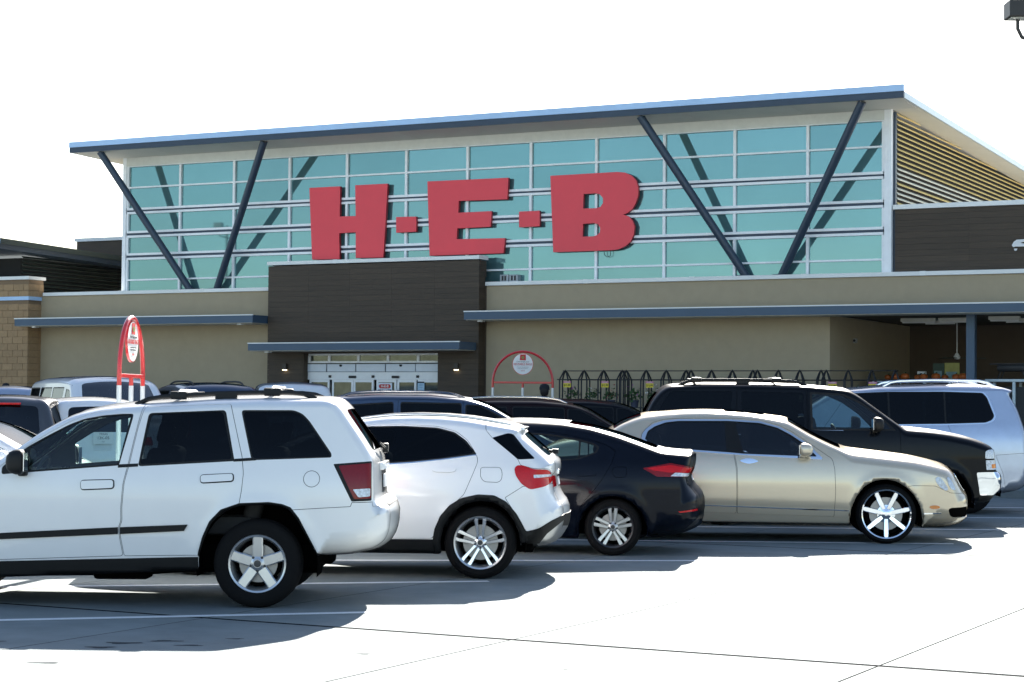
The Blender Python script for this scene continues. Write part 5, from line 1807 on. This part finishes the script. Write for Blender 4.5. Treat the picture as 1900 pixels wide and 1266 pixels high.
# opposite row, noses to the right
generic('suv', 'parked_suv', 'dark blue tall family suv behind the white compact crossover', 'suv', (at(690, 30.2), 30.2, 0), math.radians(2), P_BLUE, L=4.95, H=1.755, rails=P_BLUE, near=-1)
generic('suv', 'parked_crossover', 'maroon black crossover behind the black saloon roof', 'crossover', (at(905, 33.2), 33.2, 0), 0, P_MAROON, L=4.6, H=1.69, rails=ALLOY, near=-1)
generic('suv', 'parked_crossover', 'dark crossover with bright window line near the flower racks', 'crossover', (at(1005, 36.5), 36.5, 0), math.radians(2), P_BLACK, L=4.6, H=1.70, near=-1)
# white car behind the off-roader's bonnet
generic('saloon', 'parked_saloon', 'white saloon parked ahead of the dusty white off-roader', 'sedan', (at(-330, 19.6), 20.2, 0), math.radians(-2), P_WHITE2, L=4.6, H=1.47, key='plain_small', near=-1, tint=G_DARK)
# further rows on the left
generic('suv', 'parked_crossover', 'dark grey crossover with red tail lamp and silver badge, seen from behind', 'crossover', (at(-58, 29.5), 32.0, 0), math.radians(97), P_GREY, L=4.6, H=1.68)
wc = generic('suv', 'parked_crossover', 'white crossover with a paper licence tag, in front of the white van', 'crossover', (at(98, 30.5), 33.4, 0), math.radians(114), P_WHITE2, L=4.5, H=1.66, tint=G_BLUE)
generic('van', 'parked_van', 'white passenger van with big windscreen facing the lot', 'van', (at(98, 38.0), 40.6, 0), math.radians(-64), P_WHITE2, L=5.4, H=2.08, W=.99, lamps=False, tint=G_SKY)
generic('suv', 'parked_suv', 'dark blue full-size suv with roof rails by the tan wall', 'suv', (at(352, 36.5), 39.4, 0), math.radians(114), P_BLUE, L=5.1, H=1.98, W=.99, rails=TRIM)
generic('suv', 'parked_suv', 'white tall suv with red high brake lamp close to the doors', 'suv', (at(518, 39), 41.5, 0), math.radians(100), P_WHITE2, L=5.0, H=2.02, W=.98)
generic('suv', 'parked_suv', 'pale silver suv near the tan block pier', 'suv', (at(-10, 44), 45.5, 0), math.radians(95), P_SILVER, L=4.8, H=1.92, W=.95)

# a few marks on the background cars
for o in [o for o in COL.objects if o.parent is None and o.name.startswith('parked')]:
    lab = o['label']
    if 'silver badge' in lab:
        MB().lathe([(.045, 0), (.06, .01), (.06, -.004), (.045, -.004)], 16, axis='y', closed=True).build('badge', CHROME, o, True).matrix_local = Matrix.Translation((-.90, 0, 1.02)) @ Matrix.Rotation(math.pi / 2, 4, 'Z')
        MB().rbox(-.70, -.62, -.25, .25, 1.55, 1.58, .008).build('high_brake_lamp', REDLENS, o)
    if 'high brake lamp' in lab:
        MB().rbox(-.66, -.58, -.14, .14, 1.80, 1.83, .008).build('high_brake_lamp', REDLENS, o)
    if 'paper licence tag' in lab:
        tg = MB().box(-.945, -.935, -.17, .17, .90, 1.10).build('paper_tag', PLATE, o)
        for body, sz, zz in (('TEXAS', .05, 1.065), ('13K-05', .07, 1.0), ('TX', .035, .935)):
            t = text_mesh('tag_text', body, sz, .002, INK, tg)
            t.matrix_local = Matrix.Translation((-.9465, 0, zz)) @ Matrix.Rotation(-math.pi / 2, 4, 'Z')

# ------------------------------------------------------------------ cart-return arches with round reminder boards
def arch_sign(label, loc, rz, w, hbar, htop, disc_h, disc_w):
    r = thing('cart_return_arch', label, 'sign', loc, rz)
    hw = w / 2
    pts = [(-hw, 0, hbar - .10)]
    for k in range(25):
        a = math.pi * (1 - k / 24)
        pts.append((hw * math.cos(a), 0, hbar + (htop - hbar) * math.sin(a)))
    pts.append((hw, 0, hbar - .10))
    MB().tube(pts, .024, 10).build('arch', ARCHRED, r, True)
    MB().rbox(-hw + .02, hw - .02, -.02, .02, hbar - .02, hbar + .02, .006).build('cross_bar', ARCHRED, r)
    for x in (-hw, 0, hw):
        MB().tube([(x, 0, 0), (x, 0, hbar - .099)], .025, 10).build('post', GALV, r, True)
    MB().tube([(0, 0, hbar - .10), (0, 0, hbar - .015)], .023, 10).build('post_cap', ARCHRED, r, True)
    zc = htop - .03 - disc_h / 2
    n = 40
    ell = lambda k, s: [(k_[0], k_[1]) for k_ in [(disc_w / 2 * s * math.cos(2 * math.pi * i / n), zc + disc_h / 2 * s * math.sin(2 * math.pi * i / n)) for i in range(n)]]
    b = MB().prism(ell(0, 1.0), 'y', -.012, .012).build('board', ARCHRED, r)
    for sg in (-1, 1):
        MB().prism(ell(0, .95), 'y', sg * .0125, sg * .015).build('board_face', WHITE, b)
    k = disc_h / .42
    y = -.0165
    bag = [(-.06 * k, zc + .075 * k), (.06 * k, zc + .07 * k), (.055 * k, zc + .185 * k), (-.05 * k, zc + .185 * k)]
    MB().prism(bag, 'y', y - .003, y).build('bag_print', REDINK, b)
    MB().lathe([(.012 * k, 0), (.026 * k, 0), (.026 * k, -.002), (.012 * k, -.002)], 14, c=(0, y - .004, zc + .125 * k)).build('bag_mark', M('mark_green', (.10, .35, .08), .6), b)
    for body, sz, zz, mt, sx in (("Don't forget your", .034, .045, INK, 1), ('REUSABLE BAGS', .062, -.005, REDINK, .8), ('when you shop with us today', .018, -.06, INK, 1), ('bring them in from the car', .018, -.085, INK, 1), ('H-E-B', .030, -.13, REDINK, 1)):
        text_mesh('print', body, sz * k, .002, mt, b, (0, y - .002, zc + zz * k), sx=sx)
    return r


arch_sign('red arched cart sign with round white board by the flower racks', (.21, 37.0, 0), math.radians(-2), 1.14, 2.03, 2.62, .415, .40)
arch_sign('tall red arched cart sign seen nearly edge-on beside the white van', (-3.915, 20.0, 0), math.radians(85), .86, 1.89, 2.49, .43, .40)

# ------------------------------------------------------------------ flower racks by the wall
rackx = [(5.81, 6.26, 6.72, 7.16), (7.25, 7.71, 8.17, 8.62), (8.73, 9.19, 9.65, 10.1), (10.2, 10.65, 11.11, 11.56), (11.67, 12.13, 12.62, 13.1)]
where = ['next to the round red arch sign', 'second along from the arch sign', 'in the middle of the rack row', 'just before the open alcove', 'in front of the open alcove']
RV = -1.5


def leaf_clump(mb, c, rad, n, ls, seed):
    rng = random.Random(seed)
    for _ in range(n):
        d = Vector((rng.gauss(0, 1), rng.gauss(0, 1), rng.gauss(0, .8)))
        p = Vector(c) + d.normalized() * rad * rng.random() ** .5 + Vector((0, 0, rad * .2))
        a = Vector((rng.gauss(0, 1), rng.gauss(0, 1), rng.gauss(0, 1))).normalized()
        b = a.cross(Vector((.3, .5, .8))).normalized()
        l = ls * (.6 + rng.random())
        mb.add([p, p + a * l * .5 + b * l * .28, p + a * l, p + a * l * .5 - b * l * .28], [(0, 1, 2, 3)])


for ri, xs in enumerate(rackx):
    r = thing('flower_rack', 'black steel flower rack with arched ends ' + where[ri], 'rack', bw((xs[0] + xs[3]) / 2, RV, GZ), -A_B, 'flower racks along the store wall')
    cx = (xs[0] + xs[3]) / 2
    for x in xs:
        u = x - cx
        pts = [(u, -.20, 1.98), (u, -.10, 2.10), (u, 0, 2.19), (u, .10, 2.10), (u, .20, 1.98)]
        f = MB().tube([(u - .065, 0, 2.0), (u - .035, 0, 2.12), (u, 0, 2.20), (u + .035, 0, 2.12), (u + .065, 0, 2.0)], .019, 6)
        f.tube([(u, -.28, 2.0), (u, -.12, 2.14), (u, 0, 2.20), (u, .12, 2.14), (u, .28, 2.0)], .016, 6)
        f.build('hoop', BLACK, r, True)
        for du, dv in ((-.065, -.0), (.065, 0), (0, -.28), (0, .28)):
            MB().tube([(u + du, dv, 0), (u + du, dv, 2.0)], .017, 6).build('post', BLACK, r, True)
    for z, dv in ((2.19, 0), (2.0, -.28), (2.0, .28), (2.0, 0)):
        MB().tube([(xs[0] - cx - .06, dv, z), (xs[3] - cx + .06, dv, z)], .010, 6).build('rail', BLACK, r, True)
    for z in (.45, .95, 1.42):
        MB().box(xs[0] - cx, xs[3] - cx, -.27, .27, z - .02, z).build('shelf', BLACK, r)
    for j in range(3):
        px = xs[0] - cx + .23 + .45 * j
        for z in (1.42,):
            pt = thing('flower_pot', ['pot of purple flowers on the rack ' + where[ri], 'pot of white flowers on the rack ' + where[ri], 'pot of red flowers on the rack ' + where[ri]][j], 'potted plant', bw(cx + px, RV - .08, GZ + z), -A_B)
            MB().lathe([(.0, 0), (.07, 0), (.095, .15), (.085, .15), (.0, .13)], 12, axis='z').build('pot', M('pot_plastic', (.05, .06, .10), .5), pt, True)
            g_ = MB()
            leaf_clump(g_, (0, 0, .22), .17, 90, .07, ri * 10 + j)
            g_.build('leaves', GREEN, pt)
            fl = MB()
            leaf_clump(fl, (0, 0, .27), .18, 22, .045, ri * 10 + j + 100)
            fl.build('flowers', (FLOWER_P, FLOWER_W, FLOWER_R)[j], pt)
for u, lab in ((6.0, 'price card on the rack post beside the arch sign'), (6.89, 'price card on the first rack further from the arch sign'), (7.92, 'price card on the second rack from the arch sign'), (11.9, 'price card on the rack at the alcove corner'), (12.73, 'price card on the rack before the open alcove')):
    t = thing('price_card', 'yellow and pink ' + lab, 'price card', bw(u, RV - .30, 2.06), -A_B)
    MB().box(-.085, .085, -.004, .004, -.075, .012).build('yellow_card', YELLOW, t)
    MB().box(-.085, .085, -.004, .004, .014, .055).build('pink_card', PINK, t)
    text_mesh('price', '$15.99', .062, .002, INK, t, (0, -.006, -.033), sx=.85, bold=.001)
    text_mesh('caption', 'FLOWERS', .030, .002, WHITE, t, (0, -.006, .034), sx=.9)

# ------------------------------------------------------------------ things inside the alcove
LT = M('tube_light_body', (.70, .68, .60), .5)
for (u0, u1, v, z, w_) in ((12.20, 12.97, 2.0, 3.47, 'first'), (12.43, 13.15, 3.0, 3.48, 'second'), (13.02, 13.7, 2.0, 3.47, 'third'), (14.2, 14.85, 1.6, 3.47, 'fourth'), (14.3, 15.2, 2.6, 3.48, 'fifth'), (15.1, 16.2, 1.6, 3.47, 'sixth')):
    t = thing('tube_light', 'long white tube light under the alcove ceiling, %s from the tan corner' % w_, 'ceiling light', bw((u0 + u1) / 2, v, z), -A_B, 'tube lights in the alcove')
    h = (u1 - u0) / 2
    MB().rbox(-h, h, -.06, .06, -.005, .07, .01).build('housing', LT, t)
    MB().tube([(-h + .03, 0, -.02), (h - .03, 0, -.02)], .018, 8).build('tube', WHITE, t, True)
fan = thing('ceiling_fan', 'white ceiling fan on a long rod inside the alcove', 'fan', bw(13.16, 3.0, 2.70), -A_B)
MB().tube([(0, 0, .05), (0, 0, .84)], .012, 8).build('rod', WHITE, fan, True)
MB().lathe([(.0, -.03), (.06, -.02), (.075, .03), (.04, .09), (.015, .12)], 16, axis='z').build('motor', WHITE, fan, True)
for k in range(3):
    a = math.radians(20 + 120 * k)
    MB().rbox(.07, .62, -.05, .05, -.006, .006, .003, 1, Matrix.Rotation(a, 4, 'Z')).build('blade', GREENMETAL, fan)
cam_ = thing('security_camera', 'small grey camera on the alcove side wall', 'camera', bw(11.30, 1.6, 3.05), -A_B)
MB().rbox(-.04, .04, -.05, .05, -.05, .05, .015).build('housing', M('cam_grey', (.35, .34, .32), .5), cam_, True)
MB().lathe([(.0, .02), (.025, .018), (.03, 0)], 10, c=(.0, -.07, 0)).build('lens', BLACK, cam_, True)
cnt = 0
for u0, u1, v, lab in ((11.6, 13.9, 2.2, 'steel framed display counter in the alcove left of the blue column'), (14.35, 16.6, 1.0, 'steel framed display counter in the alcove right of the blue column')):
    t = thing('display_counter', lab, 'counter', bw((u0 + u1) / 2, v, GZ), -A_B)
    h = (u1 - u0) / 2
    MB().rbox(-h, h, -.35, .35, 2.00, 2.06, .008).build('top', M('steel_blue', (.45, .55, .62), .4, metal=.4), t)
    for x in np.linspace(-h + .05, h - .05, 5):
        for y in (-.3, .3):
            MB().box(x - .03, x + .03, y - .03, y + .03, 0, 2.0).build('leg', M('steel_blue', (.45, .55, .62), .4, metal=.4), t)
    MB().box(-h + .06, h - .06, -.26, .3, .1, 1.9).build('cabinet', M('counter_dark', (.03, .032, .035), .7), t)
for k in range(9):
    u = 11.85 + k * .215 + .04 * math.sin(k * 3)
    t = thing('pumpkin', 'orange pumpkin on the alcove counter', 'pumpkin', bw(u, 2.1 + .1 * math.cos(k * 2.1), GZ + 2.06), -A_B, 'pumpkins on the alcove counter')
    m = MB()
    prof = []
    R_ = .075 + .02 * ((k * 7) % 3) / 2
    N, Mh = 30, 9
    vs = []
    for i in range(N):
        a = 2 * math.pi * i / N
        for j in range(Mh + 1):
            b = math.pi * j / Mh
            rr = R_ * math.sin(b) ** .8 * (1 + .06 * math.cos(8 * a)) if 0 < j < Mh else .001
            vs.append((rr * math.cos(a), rr * math.sin(a), R_ * .75 * (1 - math.cos(b))))
    fs = [(i * (Mh + 1) + j, ((i + 1) % N) * (Mh + 1) + j, ((i + 1) % N) * (Mh + 1) + j + 1, i * (Mh + 1) + j + 1) for i in range(N) for j in range(Mh)]
    m.add(vs, fs)
    m.build('gourd', PUMPKIN, t, True, angle=80)
    MB().tube([(0, 0, R_ * 1.42), (.01, 0, R_ * 1.6), (.03, 0, R_ * 1.75)], .012, 6).build('stem', GREEN, t, True)
for u0, u1, z0, z1, col, lab in ((12.63, 12.88, 2.26, 2.585, (.05, .085, .06), 'dark green poster board on the alcove counter'), (12.89, 13.215, 2.24, 2.595, (.42, .40, .12), 'yellow green poster board on the alcove counter')):
    t = thing('poster_board', lab, 'poster', bw((u0 + u1) / 2, 3.0, z0), -A_B)
    h = (u1 - u0) / 2
    MB().box(-h, h, -.015, .015, -.04, z1 - z0).build('board', M('poster_%d' % int(col[0] * 100), col, .6, noise=(7, .25)), t)
    MB().box(-h + .03, h - .05, -.0175, -.0155, .02, .16).build('picture', M('poster_pic', (.22, .34, .36), .6, noise=(9, .4)), t)
    for y in (.0,):
        MB().box(-.02, .02, .016, .05, -.04, .2).build('stay', BLACK, t)
bxo = thing('white_box', 'small white box with dark round window on the alcove counter', 'box', bw(12.52, 2.5, GZ + 2.06), -A_B)
MB().rbox(-.09, .09, -.06, .06, 0, .19, .006).build('box', WHITE, bxo)
MB().lathe([(0, 0), (.05, 0), (.05, .004)], 20, c=(0, -.0645, .10)).build('round_window', BLACK, bxo)
gr = thing('barbecue_grill', 'black barbecue grill standing on the counter right of the blue column', 'grill', bw(14.85, 1.0, GZ + 2.06), -A_B)
MB().rbox(-.30, .30, -.2, .2, .16, .30, .04).build('tray', BLACK, gr, True)
MB().box(-.42, .42, -.22, .22, .30, .325).build('lid_rim', BLACK, gr)
for x in (-.26, .26):
    for y in (-.15, .15):
        MB().tube([(x * 1.1, y, 0), (x * .8, y, .2)], .014, 6).build('leg', BLACK, gr, True)
MB().tube([(-.46, -.1, .31), (-.46, .1, .31)], .012, 6).build('handle', BLACK, gr, True)

# ------------------------------------------------------------------ papers on the doors
pe = thing('door_poster', 'white private event notice on the glass entrance door', 'poster', bw(.425, -.112, 1.80), -A_B)
MB().box(-.195, .195, -.006, .004, -.28, .285).build('sheet', WHITEPANEL, pe)
MB().prism([(-.11 + .05 * math.cos(a), .205 + .05 * math.sin(a)) for a in [math.pi / 2 + k * math.pi / 10 for k in range(11)]] + [(.11 + .05 * math.cos(a), .205 + .05 * math.sin(a)) for a in [-math.pi / 2 + k * math.pi / 10 for k in range(11)]], 'y', -.010, -.0065).build('logo_oval', REDINK, pe)
text_mesh('logo_text', 'H-E-B', .085, .002, WHITE, pe, (0, -.0115, .205), bold=.002)
text_mesh('notice_text', 'PRIVATE', .10, .002, INK, pe, (0, -.0085, .09), sx=.95, bold=.003)
text_mesh('notice_text', 'EVENT', .10, .002, INK, pe, (0, -.0085, -.03), sx=.95, bold=.003)
dp = thing('door_poster', 'narrow blue printed notice on the last entrance pane', 'poster', bw(1.405, -.112, 2.0), -A_B)
MB().box(-.09, .09, -.006, .004, -.14, .12).build('sheet', M('pale_blue_paper', (.42, .60, .74), .6, noise=(20, .12)), dp)
MB().box(-.09, .09, -.009, -.0065, .085, .118).build('header_print', INK, dp)
MB().box(-.09, .09, -.009, -.0065, -.138, -.105).build('footer_print', INK, dp)
for z in (.05, .02, -.02, -.06):
    MB().box(-.05, .05, -.009, -.0065, z - .004, z + .004).build('text_line', M('blue_ink', (.12, .25, .42), .6), dp)


# ------------------------------------------------------------------ people
def person(label, loc, rz, h, top, cap):
    root = thing('person', label, 'person', loc, rz)
    k = h / 1.78
    J = [((0, 0, .98), .15), ((0, .01, 1.15), .15), ((0, .02, 1.32), .165), ((0, .03, 1.45), .14), ((0, .02, 1.53), .062), ((0, 0, 1.60), .065),
         ((.19, .02, 1.43), .072), ((.27, 0, 1.17), .052), ((.26, -.10, .93), .040), ((-.19, .02, 1.43), .072), ((-.27, 0, 1.17), .052), ((-.26, -.10, .93), .040),
         ((.09, 0, .92), .10), ((.11, -.02, .52), .068), ((.11, .02, .10), .048), ((.11, -.13, .04), .04), ((-.09, 0, .92), .10), ((-.11, -.02, .52), .068), ((-.11, .02, .10), .048), ((-.11, -.13, .04), .04)]
    E_ = [(0, 1), (1, 2), (2, 3), (3, 4), (4, 5), (3, 6), (6, 7), (7, 8), (3, 9), (9, 10), (10, 11), (0, 12), (12, 13), (13, 14), (14, 15), (0, 16), (16, 17), (17, 18), (18, 19)]
    me = bpy.data.meshes.new('body')
    me.from_pydata([tuple(c_ * k for c_ in j[0]) for j in J], E_, [])
    o = bpy.data.objects.new('tmp', me)
    COL.objects.link(o)
    o.modifiers.new('skin', 'SKIN')
    for i, j in enumerate(J):
        me.skin_vertices[0].data[i].radius = (j[1] * k, j[1] * k * .85)
    me.skin_vertices[0].data[0].use_root = True
    ss = o.modifiers.new('sub', 'SUBSURF')
    ss.levels = ss.render_levels = 2
    dg = bpy.context.evaluated_depsgraph_get()
    m2 = bpy.data.meshes.new_from_object(o.evaluated_get(dg))
    bpy.data.objects.remove(o)
    m2.materials.clear()
    m2.materials.append(top)
    m2.shade_smooth()
    body = link('body', m2, root)
    sk = M('skin', (.32, .19, .13), .55)
    bm = bmesh.new()
    bmesh.ops.create_icosphere(bm, subdivisions=3, radius=1)
    for v in bm.verts:
        v.co = Vector((v.co.x * .076, v.co.y * .095, 1.66 + v.co.z * .118)) * k
    for v in bm.verts:
        if v.co.y < -.07 * k and abs(v.co.x) < .02 * k and abs(v.co.z - 1.65 * k) < .03 * k:
            v.co.y -= .018 * k
    mh = bpy.data.meshes.new('head')
    bm.to_mesh(mh)
    bm.free()
    mh.materials.append(sk)
    mh.shade_smooth()
    hd = link('head', mh, root)
    MB().lathe([(.092 * k, 0), (.094 * k, .04 * k), (.075 * k, .09 * k), (.03 * k, .115 * k), (0, .118 * k)], 20, axis='z', c=(0, .005, 1.685 * k)).build('cap', cap, hd, True)
    MB().rbox(-.075 * k, .075 * k, -.19 * k, -.07 * k, 1.685 * k, 1.70 * k, .006).build('cap_peak', cap, hd, True)
    bm = bmesh.new()
    bmesh.ops.create_icosphere(bm, subdivisions=2, radius=1)
    for v in bm.verts:
        v.co = Vector((v.co.x * .082, .022 + v.co.y * .086, 1.665 + v.co.z * .112)) * k
    mr_ = bpy.data.meshes.new('hair')
    bm.to_mesh(mr_)
    bm.free()
    mr_.materials.append(M('dark_hair', (.012, .010, .009), .7))
    mr_.shade_smooth()
    link('hair', mr_, hd)
    for sg in (1, -1):
        hm = MB().rbox(sg * .26 * k - .02, sg * .26 * k + .02, -.14 * k, -.08 * k, .83 * k, .93 * k, .015)
        for q_ in range(4):
            y = -.135 * k + q_ * .017 * k
            hm.tube([(sg * .26 * k, y, .85 * k), (sg * .258 * k, y - .004, .80 * k), (sg * .25 * k, y - .004, .765 * k + .006 * abs(q_ - 1.5))], [.009, .0085, .006], 6)
        hm.tube([(sg * .255 * k, -.14 * k, .90 * k), (sg * .24 * k, -.165 * k, .86 * k), (sg * .235 * k, -.165 * k, .83 * k)], [.011, .010, .007], 6)
        hm.build('hand', sk, body, True)
    return root


DARKCLOTH = M('navy_cloth', (.012, .015, .022), .9)
person('person in dark jacket and cap walking behind the red arch sign', (at(1011, 39.8), 39.8, .0), math.radians(172), 2.02, DARKCLOTH, DARKCLOTH)
person('person in dark cap on the sidewalk by the block pier', (at(12, 48.3), 48.3, .15), math.radians(175), 1.86, DARKCLOTH, DARKCLOTH)

# ------------------------------------------------------------------ lot lights
def lot_light(label, base, h, heads, rz=0.):
    r = thing('lot_light', label, 'street lamp', base, rz)
    BR_ = M('bronze_pole', (.022, .020, .018), .5)
    MB().lathe([(0, .0), (.3, 0), (.3, .75), (.27, .8), (0, .8)], 20, axis='z').build('footing', CONC, r, True)
    MB().tube([(0, 0, .8), (0, 0, h)], [.085, .055], 12).build('pole', BR_, r, True)
    for (dx, dy) in heads:
        d = Vector((dx, dy, 0))
        n = d.normalized()
        a = MB().tube([Vector((0, 0, h - .55)), n * .25 + Vector((0, 0, h - .60)), d * .80 + Vector((0, 0, h - .60)), d * .95 + Vector((0, 0, h - .53)), d + Vector((0, 0, h - .40)), d + Vector((0, 0, h - .22))], .03, 8).build('arm', BR_, r, True)
        ang = math.atan2(dy, dx)
        MB().rbox(-.17, .17, -.20, .20, h - .24, h + .02, .015, 2, Matrix.Translation((d.x, d.y, 0)) @ Matrix.Rotation(ang, 4, 'Z')).build('lamp_head', BR_, a)
        MB().box(d.x - .13, d.x + .13, d.y - .13, d.y + .13, h - .252, h - .241).build('lens', M('lamp_lens', (.55, .55, .5), .4), a)
    return r


lot_light('bronze lot light with curved arm rising over the store roof corner', (9.05, 29.8, 0), 7.87, [(-1.29, 0), (1.29, 0)])
lot_light('bronze lot light mirrored in the teal glass', (-49.3, 27.2, 0), 10.2, [(.9, .9), (-.9, -.9)])
